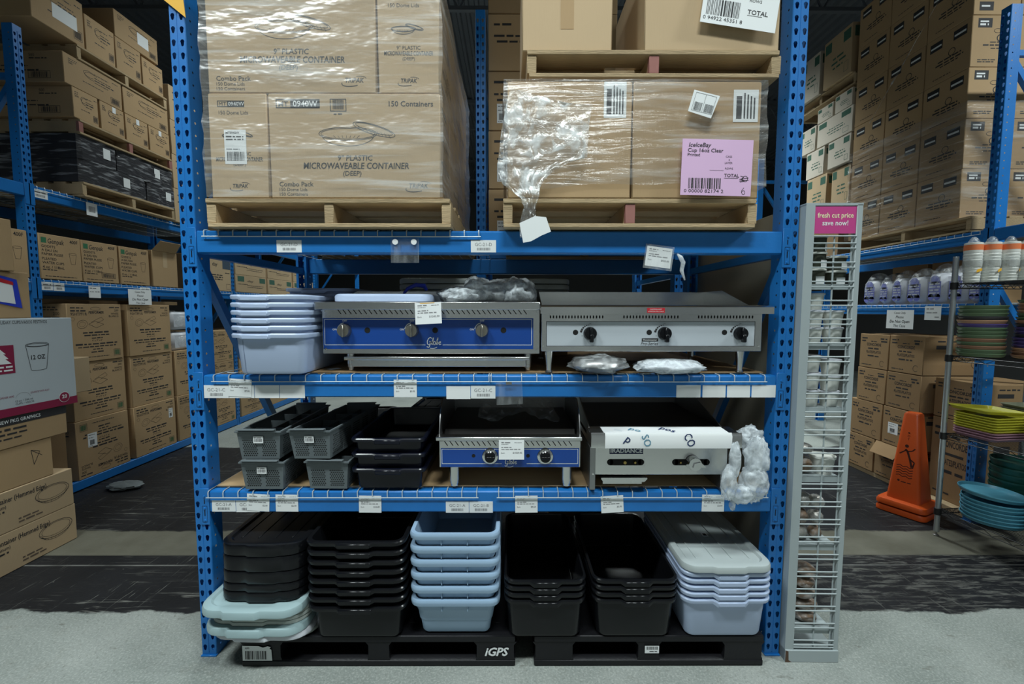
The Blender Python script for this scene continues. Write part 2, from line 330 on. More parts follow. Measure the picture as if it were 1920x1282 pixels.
# ------------------------------------------------------------------ the setting
def floor_mat():
    m = bpy.data.materials.new('worn_concrete_floor'); m.use_nodes = True; nt = m.node_tree; N = nt.nodes; L = nt.links
    b = N['Principled BSDF']; tc = N.new('ShaderNodeTexCoord'); P = tc.outputs['Object']
    def noi(scale, detail=6, st=None, rot=0, dist=0, rough=.6):
        n = N.new('ShaderNodeTexNoise'); n.inputs['Scale'].default_value = scale; n.inputs['Detail'].default_value = detail
        n.inputs['Distortion'].default_value = dist; n.inputs['Roughness'].default_value = rough
        mp = N.new('ShaderNodeMapping'); mp.inputs['Rotation'].default_value = (0, 0, rot)
        if st: mp.inputs['Scale'].default_value = st
        L.new(P, mp.inputs[0]); L.new(mp.outputs[0], n.inputs['Vector']); return n.outputs['Fac']
    def mth(op, a, c, d=None):
        n = N.new('ShaderNodeMath'); n.operation = op
        for i, x in enumerate((a, c, d)):
            if x is None: continue
            if isinstance(x, (int, float)): n.inputs[i].default_value = x
            else: L.new(x, n.inputs[i])
        return n.outputs[0]
    def ramp(x, lo, hi):
        n = N.new('ShaderNodeMapRange'); n.inputs[1].default_value = lo; n.inputs[2].default_value = hi; L.new(x, n.inputs[0]); return n.outputs[0]
    def mix(f, a, c):
        n = N.new('ShaderNodeMix'); n.data_type = 'RGBA'; L.new(f, n.inputs[0])
        for i, x in ((6, a), (7, c)):
            if isinstance(x, tuple): n.inputs[i].default_value = (*x, 1)
            else: L.new(x, n.inputs[i])
        return n.outputs[2]
    sp = N.new('ShaderNodeSeparateXYZ'); L.new(P, sp.inputs[0]); Y = sp.outputs[1]; X = sp.outputs[0]
    ed = mth('MULTIPLY_ADD', noi(2.2, 8), .22, -.11)
    y1 = mth('ADD', Y, ed)
    conc = mix(ramp(noi(1.3, 8), .3, .72), (.17, .195, .18), (.32, .34, .318))
    conc = mix(mth('MULTIPLY', ramp(noi(9, 6), .56, .75), .35), conc, (.16, .16, .13))
    conc = mix(mth('MULTIPLY', ramp(noi(110, 3), .47, .72), .45), conc, (.52, .54, .50))
    conc = mix(mth('MULTIPLY', ramp(noi(75, 4, None, 1), .55, .72), .55), conc, (.12, .13, .115))
    conc = mix(mth('MULTIPLY', ramp(noi(7, 5, (1, 2.5, 1), .6), .66, .72), .6), conc, (.13, .13, .11))
    olive = mix(ramp(noi(3, 8), .3, .7), (.105, .10, .075), (.17, .165, .13))
    # paint: dark between the aisle edge and 3 m in, with a bare strip across it
    inn = mth('MULTIPLY', ramp(y1, .285, .30), ramp(y1, 3.03, 2.99))
    strip = mth('MULTIPLY', ramp(Y, .80, .815), ramp(mth('ADD', Y, mth('MULTIPLY_ADD', noi(5, 6), .1, -.05)), 1.12, 1.10))
    scr = mth('MULTIPLY', ramp(noi(3, 9, (1, 14, 1), .9, 1.5), .57, .70), ramp(noi(1.1, 4), .40, .62))
    scr2 = mth('MULTIPLY', ramp(noi(4, 8, (16, 1, 1), .35, 1.2), .61, .70), ramp(noi(1.7, 4), .42, .6))
    chip = ramp(noi(26, 4, (1, 2.2, 1), .8), .70, .75)
    wear = mth('MINIMUM', mth('ADD', mth('ADD', scr, scr2), mth('MULTIPLY', chip, .8)), 1)
    # the right-hand aisle is scraped barer than the left
    rightw = mth('MULTIPLY', ramp(X, 1.3, 2.2), ramp(noi(5.5, 12, (1, 6, 1), .70, .5, .7), .50, .60))
    rightw = mth('MULTIPLY', rightw, ramp(Y, 1.0, .75))
    wear = mth('MAXIMUM', wear, mth('MULTIPLY', rightw, .62))
    paint = mix(ramp(noi(1.6, 6), .3, .75), (.005, .0055, .007), (.016, .017, .020))
    paint = mix(wear, paint, (.16, .16, .145))
    line = mth('MULTIPLY', ramp(Y, .690, .694), ramp(Y, .706, .702))
    paint = mix(mth('MULTIPLY', mth('MULTIPLY', line, ramp(noi(2.5, 6), .38, .62)), .55), paint, (.3, .3, .28))
    paint = mix(mth('MULTIPLY', strip, .92), paint, olive)
    col = mix(inn, conc, paint)
    L.new(col, b.inputs['Base Color'])
    L.new(mth('MULTIPLY_ADD', inn, -.2, .75), b.inputs['Roughness'])
    b.inputs['Specular IOR Level'].default_value = .25
    bp = N.new('ShaderNodeBump'); bp.inputs['Strength'].default_value = .25; bp.inputs['Distance'].default_value = .004
    L.new(noi(60, 5), bp.inputs['Height']); L.new(bp.outputs[0], b.inputs['Normal'])
    return m
struct(MB().box(-9, 9, -6, 16, -.1, 0).build('floor', floor_mat()))
# corrugated dark roof deck on bar joists
mb = MB(); zc = 6.1; pr = []
x = -9.0
while x < 9:
    for dx, dz in ((0, 0), (.045, 0), (.065, .045), (.13, .045), (.15, 0)): pr.append((x+dx, zc+dz))
    x += .15
mb.loft([[(a, -6, b) for a, b in pr], [(a, 16, b) for a, b in pr]], closed=False)
mb.box(-9, 9, -6, 16, zc+.06, zc+.12)
DECKM = mat('dark_roof_deck', (.17, .18, .20), .35, .4)
struct(mb.build('ceiling', DECKM))
for k, y in enumerate((-3.4, 0.4, 4.2, 8.0, 11.8)):
    mb = MB(); mb.box(-9, 9, y-.04, y+.04, zc-.07, zc-.001); mb.box(-9, 9, y-.03, y+.03, zc-.62, zc-.57)
    x = -9
    while x < 9:
        mb.cyl((x, y, zc-.6), (x+.3, y, zc-.04), .014, n=5); mb.cyl((x+.3, y, zc-.04), (x+.6, y, zc-.6), .014, n=5); x += .6
    struct(mb.build('joist_or_added_panel_%d' % (k+1), DECKM))
WALLM = mat('dim_wall_paint', (.10, .10, .10), .85, vary=.1, vscale=1)
struct(MB().box(-9, 9, 15.6, 15.8, 0, 6.2).build('wall_back', WALLM))
struct(MB().box(-9.2, -9, -6, 15.8, 0, 6.2).build('wall_left', WALLM))
struct(MB().box(9, 9.2, -6, 15.8, 0, 6.2).build('wall_right', WALLM))
struct(MB().box(-9, 9, -5.2, -5, 0, 6.2).build('wall_front', mat('pale_wall_paint', (.55, .57, .55), .7, vary=.05, vscale=1)))  # unseen wall, made pale to brighten what the steel reflects

for k, (a, b) in enumerate(((-7, -5.6), (-4.4, -3.9), (-3.0, -1.9), (-1.3, -1.0), (-.2, .5), (1.1, 1.25), (2.0, 3.4), (4.2, 4.6), (5.6, 7.2))):
    struct(MB().box(a, b, -5.0, -4.9, 0, 3.6).build('joist_or_added_panel_%d' % (k+10), DECKM))   # unseen dark panels added behind the camera to break up the steel's reflections
# ------------------------------------------------------------------ pallet racks
IN = .0254
def hole_r(t):
    "keyhole slot: round above, narrower below"
    def hit(cx, cy, r):
        dx, dy = math.cos(t), math.sin(t); b = dx*cx+dy*cy; q = b*b-(cx*cx+cy*cy-r*r)
        return b+math.sqrt(q) if q > 0 else 0
    return max(hit(0, .0052, .0084), hit(0, -.0015, .0068), hit(0, -.0085, .005))
def cells(mb, xa, xb, cx, zs, rf, put):
    n = 16
    for z in zs:
        za, zb = z-IN, z+IN; inner = []; outer = []
        ang = []
        cs = [math.atan2(b, a) for a, b in ((xb-cx, IN), (xa-cx, IN), (xa-cx, -IN), (xb-cx, -IN))]
        cs = [c % (2*PI) for c in cs]
        for i in range(4):
            a0, a1 = cs[i], cs[(i+1) % 4]
            if a1 < a0: a1 += 2*PI
            for k in range(4): ang.append((a0+(a1-a0)*k/4, k == 0))
        for t, _ in ang:
            r = rf(t); inner.append(put(cx+r*math.cos(t), z+r*math.sin(t)))
            dx, dz = math.cos(t), math.sin(t); k = 1e9
            if dx > 1e-9: k = min(k, (xb-cx)/dx)
            if dx < -1e-9: k = min(k, (xa-cx)/dx)
            if dz > 1e-9: k = min(k, IN/dz)
            if dz < -1e-9: k = min(k, -IN/dz)
            outer.append(put(cx+k*dx, z+k*dz))
        m = len(inner)
        mb.add(inner+outer, [(i, (i+1) % m, (i+1) % m+m, i+m)[::-1] for i in range(m)])
def column_mesh(H):
    mb = MB(); zs = [1.4*IN+2*IN*k for k in range(int((H-.02)/(2*IN)))]
    zlo, zhi = zs[0]-IN, zs[-1]+IN
    def strip(p, q, d0, d1): mb.add([(p[0], p[1], d0), (q[0], q[1], d0), (q[0], q[1], d1), (p[0], p[1], d1)], [(0, 1, 2, 3)])
    for sx in (-1, 1):
        a, b = sorted((sx*.0305, sx*.0025)); cells(mb, a, b, sx*.0175, zs, hole_r, lambda x, z: (x, 0, z))
    for sx in (-1, 1):
        f = (lambda y, z, s=sx: (s*.033, y, z))
        cells(mb, .003, .055, .029, zs, lambda t: .0045, f)
    for d0, d1 in ((zlo, zhi),):
        for sx in (-1, 1):
            strip((sx*.0305, 0), (sx*.033, .003), d0, d1); strip((sx*.033, .055), (sx*.033, .078), d0, d1)
            strip((sx*.033, .078), (sx*.018, .078), d0, d1); strip((sx*.0025, 0), (sx*.001, .0018), d0, d1)
        strip((-.001, .0018), (.001, .0018), d0, d1)
    for d0, d1 in ((0, zlo), (zhi, H)):
        if d1-d0 < .001: continue
        for p, q in (((-.0305, 0), (.0305, 0)), ((-.0305, 0), (-.033, .003)), ((.0305, 0), (.033, .003)), ((-.033, .003), (-.033, .078)), ((.033, .003), (.033, .078))): strip(p, q, d0, d1)
    return mb
COLM = {}
def rack(label, loc, rot, posts, H, depth, levels, name='pallet_rack', group=None, braces=None, rear=True):
    t = thing(name, label, 'rack', loc, rot, group)
    if H not in COLM:
        o = column_mesh(H).build('column', BLUE); COLM[H] = o.data; bpy.data.objects.remove(o)
    foot = MB().box(-.0345, .0345, -.008, .09, 0, .006, c=.001)
    for px in posts:
        for y, r in ((0, 0), (depth, PI)):
            c = bpy.data.objects.new('column', COLM[H]); COL.objects.link(c); c.parent = t; c.location = (px, y, 0.004); c.rotation_euler = (0, 0, r)
            f = foot.build('foot_plate', BLUE, c, (0, 0, -.004))
        for y0, z0, y1, z1 in (braces or ((.07, .20, 1, .20), (.07, 1.80, 1, 1.80), (.07, 1.74, 1, .33), (.07, 3.30, 1, 3.30), (.07, 3.25, 1, 1.9))):
            b = MB(); y1 = depth-.07 if y1 == 1 else y1
            d = V((0, y1-y0, z1-z0)); n_ = V((0, -d.z, d.y)).normalized()*.019
            b.prism([V((px-.016, y0, z0))-n_, V((px-.016, y1, z1))-n_, V((px-.016, y1, z1))+n_, V((px-.016, y0, z0))+n_], (.032, 0, 0))
            b.build('brace', BLUE, t)
    for lv in levels:
        z, h = lv['z'], lv.get('h', .095)
        for pa, pb in zip(posts, posts[1:]):
            if 'bays' in lv and posts.index(pa) not in lv['bays']: continue
            a, b = pa+.033, pb-.033
            for side, (y0, y1) in enumerate(((-.003, .043), (depth-.043, depth+.003))):
                bm = MB().box(a, b, y0, y1, z-h, z, c=.006).build('beam', BLUE, t)
                if side == 0: lv.setdefault('front', []).append(bm)
                for e, s in ((a, -1), (b, 1)):
                    m = MB(); k = -1 if side == 0 else 1; yf = -.0045 if side == 0 else depth+.0045
                    x0, x1 = sorted((e-s*.002, e+s*.038)); ya, yb = sorted((yf, yf-k*.004))
                    m.box(x0, x1, ya, yb, z-h-.055, z+.012, c=.001)
                    if side == 0 and lv.get('detail', True):
                        F = Face(m, (x0, yf, z-h-.055), (1, 0, 0), (0, 0, 1)); cx = .02 if s < 0 else .020
                        for zz in (.128, .075, .02):
                            m.cyl((x0+cx, yf+.001, z-h-.055+zz), (x0+cx, yf-.004, z-h-.055+zz), .005, .004, 8)
                        F.rect(cx-.002, .095, cx+.002, .115); F.rect(cx-.002, .04, cx+.002, .066); F.frame(cx-.011, .012, cx+.011, .085, .0012)
                    m.build('beam_connector', [BLUE, BLACKM], bm)
        for x0, x1, n in lv.get('decks', ()):
            w = MB(); zt = z+.0035
            for i in range(n+1):
                x = x0+(x1-x0)*i/n
                w.tube([(x, depth-.02, zt), (x, .012, zt), (x, -.006, zt-.002), (x, -.0095, zt-.008), (x, -.0095, zt-.030)], .0023, 5)
            for y in (.08, .32, .56, .8, depth-.03): w.tube([(x0, y, zt-.004), (x1, y, zt-.004)], .0025, 5)
            w.tube([(x0-.008, -.0118, zt-.029), (x1+.008, -.0118, zt-.029)], .0024, 5)
            w.build('wire_deck', WIRE, t)
    return t
D0 = PY(385, 440, 0).x, PY(898, 440, 0).x
LV_D = dict(z=1.880, decks=[(D0[0], D0[1], 19)])
LV_C = dict(z=1.270, decks=[(PY(403, 710, 0).x, PY(917, 710, 0).x, 18), (PY(921, 710, 0).x, PY(1432, 710, 0).x, 18)])
LV_A = dict(z=0.760, decks=[(PY(393, 930, 0).x, PY(894, 930, 0).x, 18), (PY(935, 930, 0).x, PY(1434, 930, 0).x, 18)])
main_rack = rack('blue steel pallet rack with the griddles, baskets and tubs, facing the camera', (0, 0, 0), 0, (-1.265, 1.265), 3.66, 1.067, [LV_D, LV_C, LV_A])
def sticker(beam, px0, px1, py0, py1, txt=None):
    a, b = PY(px0, py1, -.0045), PY(px1, py0, -.0045); m = MB(); w, h = b.x-a.x, b.z-a.z
    m.box(a.x, b.x, -.0042, -.0032, a.z, b.z); F = Face(m, (a.x, -.0042, a.z), (1, 0, 0), (0, 0, 1), .0004)
    if txt:
        F.text(txt, w/2, h*.52, h*.26, 1, 'c'); F.bars(w*.24, h*.16, w*.76, h*.38, 1, len(txt)+px0)
    m.build('shelf_label', [WHITE, GINK], beam)
bD, bC, bA = LV_D['front'][0], LV_C['front'][0], LV_A['front'][0]
for a in ((519, 565, 450, 473, 'GC-21-D'), (883, 930, 450, 473, 'GC-21-D')): sticker(bD, *a)
for a in ((383, 428, 722, 746, 'GC-21-C'), (430, 476, 722, 746), (478, 523, 722, 746), (525, 571, 722, 746), (837, 882, 724, 748), (883, 929, 723, 747, 'GC-21-C'),
          (1268, 1314, 722, 745), (1317, 1361, 722, 745), (1363, 1407, 722, 745), (1409, 1455, 722, 745)): sticker(bC, *a)
for a in ((398, 441, 938, 959, 'GC-21-A'), (443, 486, 938, 960, 'GC-21-B'), (836, 879, 940, 961, 'GC-21-A'), (880, 924, 940, 961, 'GC-21-B')): sticker(bA, *a)
# racks of the side aisles and the rack standing behind
LL1 = dict(z=1.787, decks=[(1.3,2.36,18),(2.47, 3.62, 20), (3.64, 4.80, 20), (4.9, 6.05, 20), (6.07, 7.22, 20)], detail=False)
LL2 = dict(z=2.505, decks=[(2.47, 3.62, 20), (3.64, 4.80, 20)], detail=False)
LL0 = dict(z=.088, h=.08, detail=False)
left_rack = rack('long blue pallet rack lining the left aisle, stacked with cartons', (-3.6, -.85, 0), PI/2, (0, 2.42, 4.84, 7.26, 9.68), 3.66, 1.07, [LL0, LL1, LL2])
for y0, y1, z0 in ((.03, .12, 1.705), (.125, .21, 1.703), (.95, 1.07, 1.71), (.02, .13, 2.42)):
    y0 += 2.42; y1 += 2.42; m = MB().box(y0, y1, -.0042, -.0032, z0, z0+.065); F = Face(m, (y0, -.0042, z0), (1, 0, 0), (0, 0, 1), .0004)
    F.greek(.015, .038, y1-y0-.03, .014); F.bars(.02, .01, y1-y0-.02, .028)
    m.build('shelf_label', [WHITE, GINK], (LL1 if z0 < 2 else LL2)['front'][0])
LR1 = dict(z=1.6, h=.085, decks=[(.05, 1.48, 24), (1.50, 2.95, 24)], detail=False, bays=[0])
LR2 = dict(z=2.12, h=.085, decks=[(.05, 1.48, 24), (1.50, 2.95, 24)], detail=False)
right_rack = rack('blue pallet rack lining the right aisle, loaded with a tall block of cartons', (3.45, 4.25, 0), -PI/2, (0, 3.0, 5.42), 3.6, 1.07, [LR1, LR2])
back_rack = rack('blue pallet rack standing back to back behind the front rack', (.575, 2.30, 0), PI, (-.695, .695), 3.56, 1.07, [dict(z=2.0, detail=False)])
m = MB(); m.box(1.32, 1.335, .14, 1.10, 0, 2.0, c=.002)
tag(m.build('side_board', BEIGE), 'tall beige board standing along the right end of the front rack', 'board')
# ------------------------------------------------------------------ pallets, cartons, wrap
def wood_pallet(label, loc, rot=0, w=1.016, d=1.2, h=.13, red=(), group='wooden pallets', along=False):
    "front view shows the stringer ends (or, along, the side of a stringer)"
    t = thing('wooden_pallet', label, 'pallet', loc, rot, group); R = random.Random(label)
    top, bot, st = MB(), MB(), None
    n = 8
    for i in range(n):
        y = -0+i*(d-.1)/(n-1); top.box(-w/2+R.uniform(0, .012), w/2-R.uniform(0, .012), y, y+.1, h-.018, h, c=.002)
    for y in (0, d*.36, d-.1-d*.36, d-.1): bot.box(-w/2+R.uniform(0, .01), w/2-R.uniform(0, .01), y, y+.1, 0, .016, c=.002)
    top.build('top_deck', WOOD, t); bot.build('bottom_deck', WOOD, t)
    for k, x in enumerate((-w/2+.02, 0, w/2-.02)):
        x0 = x-.019; sg = MB().box(x0, x0+.038, .006, d-.006, .016, h-.018, c=.002).build('stringer', WOOD, t)
        if k in red: MB().box(x0-.0006, x0+.0386, .0052, .03, .018, h-.020, c=.001).build('paint_mark', WOODR, sg)
    return t
def carton(label, size, loc, rot=0, mats=None, prints=(), group=None, tape=False, stickers=(), name='carton', seams=True, flap=None, cat='box'):
    "size = width, depth, height; loc = middle of the front bottom edge; prints = (side, function(face, w, h))"
    w, d, h = size; m = MB(); m.box(-w/2, w/2, 0, d, 0, h, c=.004)
    mats = mats or [CARD, INK]
    fr = {'front': ((-w/2, 0, 0), (1, 0, 0), (0, 0, 1), w, h), 'right': ((w/2, 0, 0), (0, 1, 0), (0, 0, 1), d, h),
          'left': ((-w/2, d, 0), (0, -1, 0), (0, 0, 1), d, h), 'top': ((-w/2, 0, h), (1, 0, 0), (0, 1, 0), w, d), 'back': ((w/2, d, 0), (-1, 0, 0), (0, 0, 1), w, h)}
    for side, fn in prints:
        o, r, u, a, b = fr[side]; fn(Face(m, o, r, u), a, b)
    o = m.build(name, mats, None, loc, rot); tag(o, label, cat, group)
    if tape:
        tm = MB(); tm.box(-.028, .028, -.0008, .0, h*.55, h-.004); tm.box(-.028, .028, 0, d, h, h+.0008); tm.build('tape_strip', CARDL, o)
    if seams:
        sm = MB(); sm.box(-w/2+.01, w/2-.01, d/2-.002, d/2+.002, h-.001, h+.0006); sm.build('flap_seam', CARDD, o)
    for side, a, b, sw, sh, fn in stickers:
        oo, r, u, _, _ = fr[side]; m = MB(); F = Face(m, oo, r, u, .001)
        F.rect(a, b, a+sw, b+sh, 0); G = Face(m, F.p(a, b), r, u, .0006); fn(G, sw, sh)
        m.build('paper_label', [WHITE, INK], o)
    if flap:
        m = MB(); side, ang = flap
        if side == 'front': m.prism([(-w/2+.01, .002, h), (w/2-.01, .002, h), (w/2-.03, -.12*math.cos(ang), h+.12*math.sin(ang)), (-w/2+.03, -.12*math.cos(ang), h+.12*math.sin(ang))], (0, .002, .003))
        m.build('box_flap', mats[0], o)
    return o
def lbl(F, w, h, seed=1, qr=False):
    F.greek(w*.08, h*.82, w*.7, h*.07, 1, seed); F.greek(w*.08, h*.72, w*.8, h*.06, 1, seed+1); F.greek(w*.08, h*.62, w*.5, h*.06, 1, seed+2)
    F.bars(w*.1, h*.1, w*.85, h*.45, 1, seed)
def vlbl(F, w, h, seed=1):
    F.rect(w*.12, h*.1, w*.34, h*.8)
    for i in range(4): F.rect(w*(.42+.13*i), h*.1, w*(.48+.13*i), h*(.9-.05*i))
def pan(F, cx, cy, s, m=1, k=.0022):
    "line drawing of a shallow round container with its lid leaning on it"
    F.ell(cx, cy, s, s*.22, k, m); F.ell(cx, cy, s*.93, s*.18, k*.7, m); F.ell(cx, cy-s*.03, s*.9, s*.38, k, m, t0=PI*1.02, t1=PI*1.98)
    F.ell(cx+s*.9, cy+s*.14, s*.75, s*.16, k, m, tilt=-.28); F.ell(cx+s*.9, cy+s*.16, s*.66, s*.11, k*.8, m, tilt=-.28)
    for i in range(9): F.line([(cx+s*(.35+.13*i), cy+s*(.26-.035*i)), (cx+s*(.42+.13*i), cy+s*(.12-.035*i))], k*.6, m)
    for i in range(7): F.line([(cx-s*.5+s*.15*i, cy-s*.06), (cx-s*.42+s*.12*i, cy-s*.14)], k*.6, m)
def swoosh(F, cx, cy, w):
    F.text('TRiPAK', cx, cy, w*.2, 1, 'c', w=w*.8, bold=.012, shear=.2)
    F.ell(cx-w*.05, cy+w*.02, w*.5, w*.16, w*.03, 1, t0=PI*.9, t1=PI*1.6, tilt=.15); F.ell(cx+w*.1, cy+w*.1, w*.4, w*.16, w*.02, 1, t0=.1, t1=PI*.5, tilt=.15)
def pr_wide(F, w, h):
    pan(F, w*.46, h*.62, w*.17)
    F.text('9" PLASTIC', w*.50, h*.365, h*.05, 1, 'c', bold=.012, shear=.1); F.text('MICROWAVEABLE CONTAINER', w*.505, h*.285, h*.06, 1, 'c', w=w*.62, bold=.016, shear=.1)
    F.text('(DEEP)', w*.48, h*.22, h*.045, 1, 'c', bold=.008, shear=.1)
    F.text('Combo Pack', w*.05, h*.115, h*.045, 1, bold=.008); F.text('150 Dome Lids', w*.05, h*.07, h*.032); F.text('150 Containers', w*.05, h*.025, h*.032)
    swoosh(F, w*.87, h*.1, w*.14)
def pr_wide_top(F, w, h):
    pr_wide(F, w, h)
def pr_wide_low(F, w, h):
    pr_wide(F, w, h)
    F.frame(w*.045, h*.86, w*.30, h*.945, .004); F.text('MT', w*.06, h*.875, h*.05, bold=.01); F.rect(w*.13, h*.86, w*.30, h*.945); F.text('0940W', w*.145, h*.875, h*.055, 2, bold=.014, k=2)
    F.frame(w*.36, h*.83, w*.455, h*.95, .003); F.bars(w*.375, h*.85, w*.44, h*.94, 1, 4); F.greek(w*.38, h*.80, w*.05, h*.02)
    F.text('150 Containers', w*.96, h*.88, h*.05, 1, 'r', bold=.01)
def pr_narrow(F, w, h):
    F.frame(w*.16, h*.87, w*.62, h*.93, .003); F.text('MT', w*.19, h*.88, h*.038); F.rect(w*.33, h*.87, w*.62, h*.93); F.text('0940W', w*.35, h*.882, h*.036, 2, k=2)
    F.text('150 Dome Lids', w*.18, h*.80, h*.035, w=w*.5)
    pan(F, w*.42, h*.60, w*.2)
    F.text('9" PLASTIC', w*.5, h*.41, h*.034, 1, 'c'); F.text('MICROWAVEABLE CONTAINER', w*.5, h*.355, h*.04, 1, 'c', w=w*.8, bold=.012, shear=.1); F.text('(DEEP)', w*.5, h*.31, h*.03, 1, 'c')
    swoosh(F, w*.5, h*.1, w*.33)
def wrap(label, x0, x1, y0, y1, z0, z1, seed=0, amp=.012, top=True, material=None, nh=20, drape=0, name='stretch_wrap', group=None, push=None):
    "a skin of film round a load: sides and a rim over the top, wrinkled"
    m = MB(); per = []; r = .03; n = 60
    L = [(x0, y0), (x1, y0), (x1, y1), (x0, y1)]
    for i in range(4):
        a, b = V(L[i]), V(L[(i+1) % 4]); k = max(4, int((b-a).length/.045))
        for j in range(k): per.append(a+(b-a)*(j/k))
    c = V(((x0+x1)/2, (y0+y1)/2)); rings = []
    for q in range(nh+1):
        t = q/nh; ring = []
        for p in per:
            o = (p-c); nrm = V((o.x/max(abs(o.x), abs(o.y)+1e-6) if abs(o.x)/(x1-x0) > abs(o.y)/(y1-y0)-.02 else 0, o.y/max(abs(o.y), 1e-6) if abs(o.y)/(y1-y0) > abs(o.x)/(x1-x0)-.02 else 0))
            z = z0+(z1-z0)*t
            a = amp*(.75+.6*noise.noise(V((p.x*2.2+seed, p.y*2.2, z*9)))+.4*noise.noise(V((p.x*7+seed, p.y*7, z*28))))
            a = max(a, .004)
            if push: a += push(p, t)
            zz = z-(drape*max(0, .3+noise.noise(V((p.x*3+seed, p.y*3, 0)))) if q == 0 else 0)
            ring.append((p.x+nrm.x*a, p.y+nrm.y*a, zz))
        rings.append(ring)
    if top:
        ring = []
        for p in per:
            o = p-c; ring.append((c.x+o.x*.80, c.y+o.y*.80, z1+.006+.006*noise.noise(V((p.x*6, p.y*6, seed)))))
        rings.append(ring)
    m.loft(rings)
    o = m.build(name, material or WRAP, None, ang=80); return tag(o, label, 'plastic wrap', group)
# ---- top shelf, left pallet
SD = 1.8865
def tpos(y): return y
wood_pallet('wooden pallet under the wrapped microwave-container cartons, on the top blue beam', (-.657, -.045, SD), 0, 1.0, 1.19, .115)
LZ0 = SD+.1165; HC = .412; G1 = 'cartons of plastic containers on the left pallet'
C2 = [CARDL, INK, WINK]
carton('end-on container carton at the lower left of the wrapped pallet, beside the wide one', (.235, .42, HC), (-1.012, -.04, LZ0), 0, C2, [('front', pr_narrow)], G1,
       stickers=[('front', .06, .135, .088, .135, lambda F, w, h: (F.text('MT0940W', w*.08, h*.88, h*.065, bold=.012), F.greek(w*.08, h*.78, w*.8, h*.05), F.greek(w*.08, h*.70, w*.8, h*.05), F.greek(w*.08, h*.42, w*.6, h*.04), F.bars(w*.1, h*.1, w*.9, h*.36, 1, 9)))])
carton('wide container carton printed MT 0940W at the lower right of the wrapped pallet', (.69, .27, HC), (-.543, -.04, LZ0), 0, C2, [('front', pr_wide_low), ('right', pr_narrow)], G1)
carton('wide container carton at the upper left of the wrapped pallet', (.675, .27, HC), (-.790, -.035, LZ0+HC+.003), 0, C2, [('front', pr_wide_top)], G1)
carton('end-on container carton at the upper right of the wrapped pallet', (.245, .42, HC), (-.322, -.035, LZ0+HC+.003), 0, C2, [('front', pr_narrow), ('right', pr_wide)], G1)
carton('second carton back along the right side of the wrapped pallet, lower layer', (.24, .66, HC), (-.318, .235, LZ0), 0, C2, [('right', pr_wide)], G1)
carton('carton behind the lower left end-on carton of the wrapped pallet', (.62, .66, HC), (-.78, .385, LZ0), 0, C2, [('right', pr_wide)], G1)
carton('second carton back along the right side of the wrapped pallet, upper layer', (.24, .66, HC), (-.322, .39, LZ0+HC+.003), 0, C2, [('right', pr_wide)], G1)
carton('carton behind the upper left wide carton of the wrapped pallet', (.64, .66, HC), (-.80, .24, LZ0+HC+.003), 0, C2, (), G1)
wrap('clear stretch film wound round the tall load of container cartons, left on the top beam', -1.135, -.195, -.045, 1.06, LZ0+.003, LZ0+2*HC+.01, 3, .016)
# ---- top shelf, right pallet
wood_pallet('wooden pallet with a red-stained middle stringer under the pink-sheet cartons', (.575, -.05, SD), 0, 1.04, 1.19, .115, red=(1,))
G2 = 'plain cartons of cups on the right pallet'; HB = .456
carton('plain carton on the left of the right-hand pallet, behind torn wrap', (.498, .57, HB), (.323, -.05, LZ0), 0, [CARD, INK], (), G2,
       stickers=[('front', .385, .315, .09, .14, vlbl)])
carton('plain carton on the right of the right-hand pallet, bearing the pink sheet', (.512, .57, HB), (.834, -.05, LZ0), 0, [CARD, INK], (), G2,
       stickers=[('front', .40, .30, .10, .125, vlbl)])
for x in (.323, .834): carton('plain carton hidden behind the front pair on the right-hand pallet, %s side' % ('left' if x < .5 else 'right'), (.5, .56, HB), (x, .54, LZ0), 0, [CARD, INK], (), G2)
def pink(p):
    a, b, c_ = PY(1277, 264, -.055), PY(1408, 270, -.055), PY(1271, 368, -.055); w = (b-a).length; h = (a-c_).length
    m = MB(); F = Face(m, (0, 0, 0), (1, 0, 0), (0, 0, 1), .0006); F.rect(0, 0, w, h, 0, 0)
    m.add([(0, .001, 0), (w, .001, 0), (w, .001, h), (0, .001, h)], [(3, 2, 1, 0)], 0)
    F.text('IceIceBay', w*.09, h*.86, h*.075, bold=.012, shear=.2); F.text('Cup 16oz Clear', w*.08, h*.77, h*.065, w=w*.5, bold=.012); F.text('Printed', w*.08, h*.695, h*.055, bold=.006)
    F.text('CASE', w*.62, h*.68, h*.035); F.text('X', w*.66, h*.625, h*.03); F.text('LAYER', w*.61, h*.57, h*.035); F.text('ROWS', w*.62, h*.47, h*.035); F.line([(w*.4, h*.45), (w*.6, h*.45)], .001)
    F.text('TOTAL', w*.61, h*.335, h*.06, bold=.012); F.line([(w*.61, h*.315), (w*.81, h*.315)], .0015)
    F.line([(w*.84, h*.36), (w*.89, h*.34), (w*.85, h*.30), (w*.9, h*.27), (w*.84, h*.25)], .0022); F.ell(w*.91, h*.31, w*.035, h*.05, .002); F.line([(w*.83, h*.30), (w*.96, h*.33)], .002); F.line([(w*.83, h*.27), (w*.96, h*.29)], .002)
    F.line([(w*.90, h*.15), (w*.87, h*.1), (w*.87, h*.06)], .0018); F.ell(w*.895, h*.065, w*.022, h*.035, .0018)
    F.bars(w*.11, h*.12, w*.58, h*.31, 1, 22); F.text('0 00000 82174 2', w*.05, h*.05, h*.06, w=w*.56)
    o = m.build('paper_sheet', [PINK, INK], None, (c_.x, -.0785, c_.z), (0, .02, 0)); tag(o, 'pink printed sheet on the front of the plain carton, right on the top beam', 'paper')
pink(0)
def pushR(p, t): return .012*max(0, 1-abs(p.x-.2)*4)*(1-t)
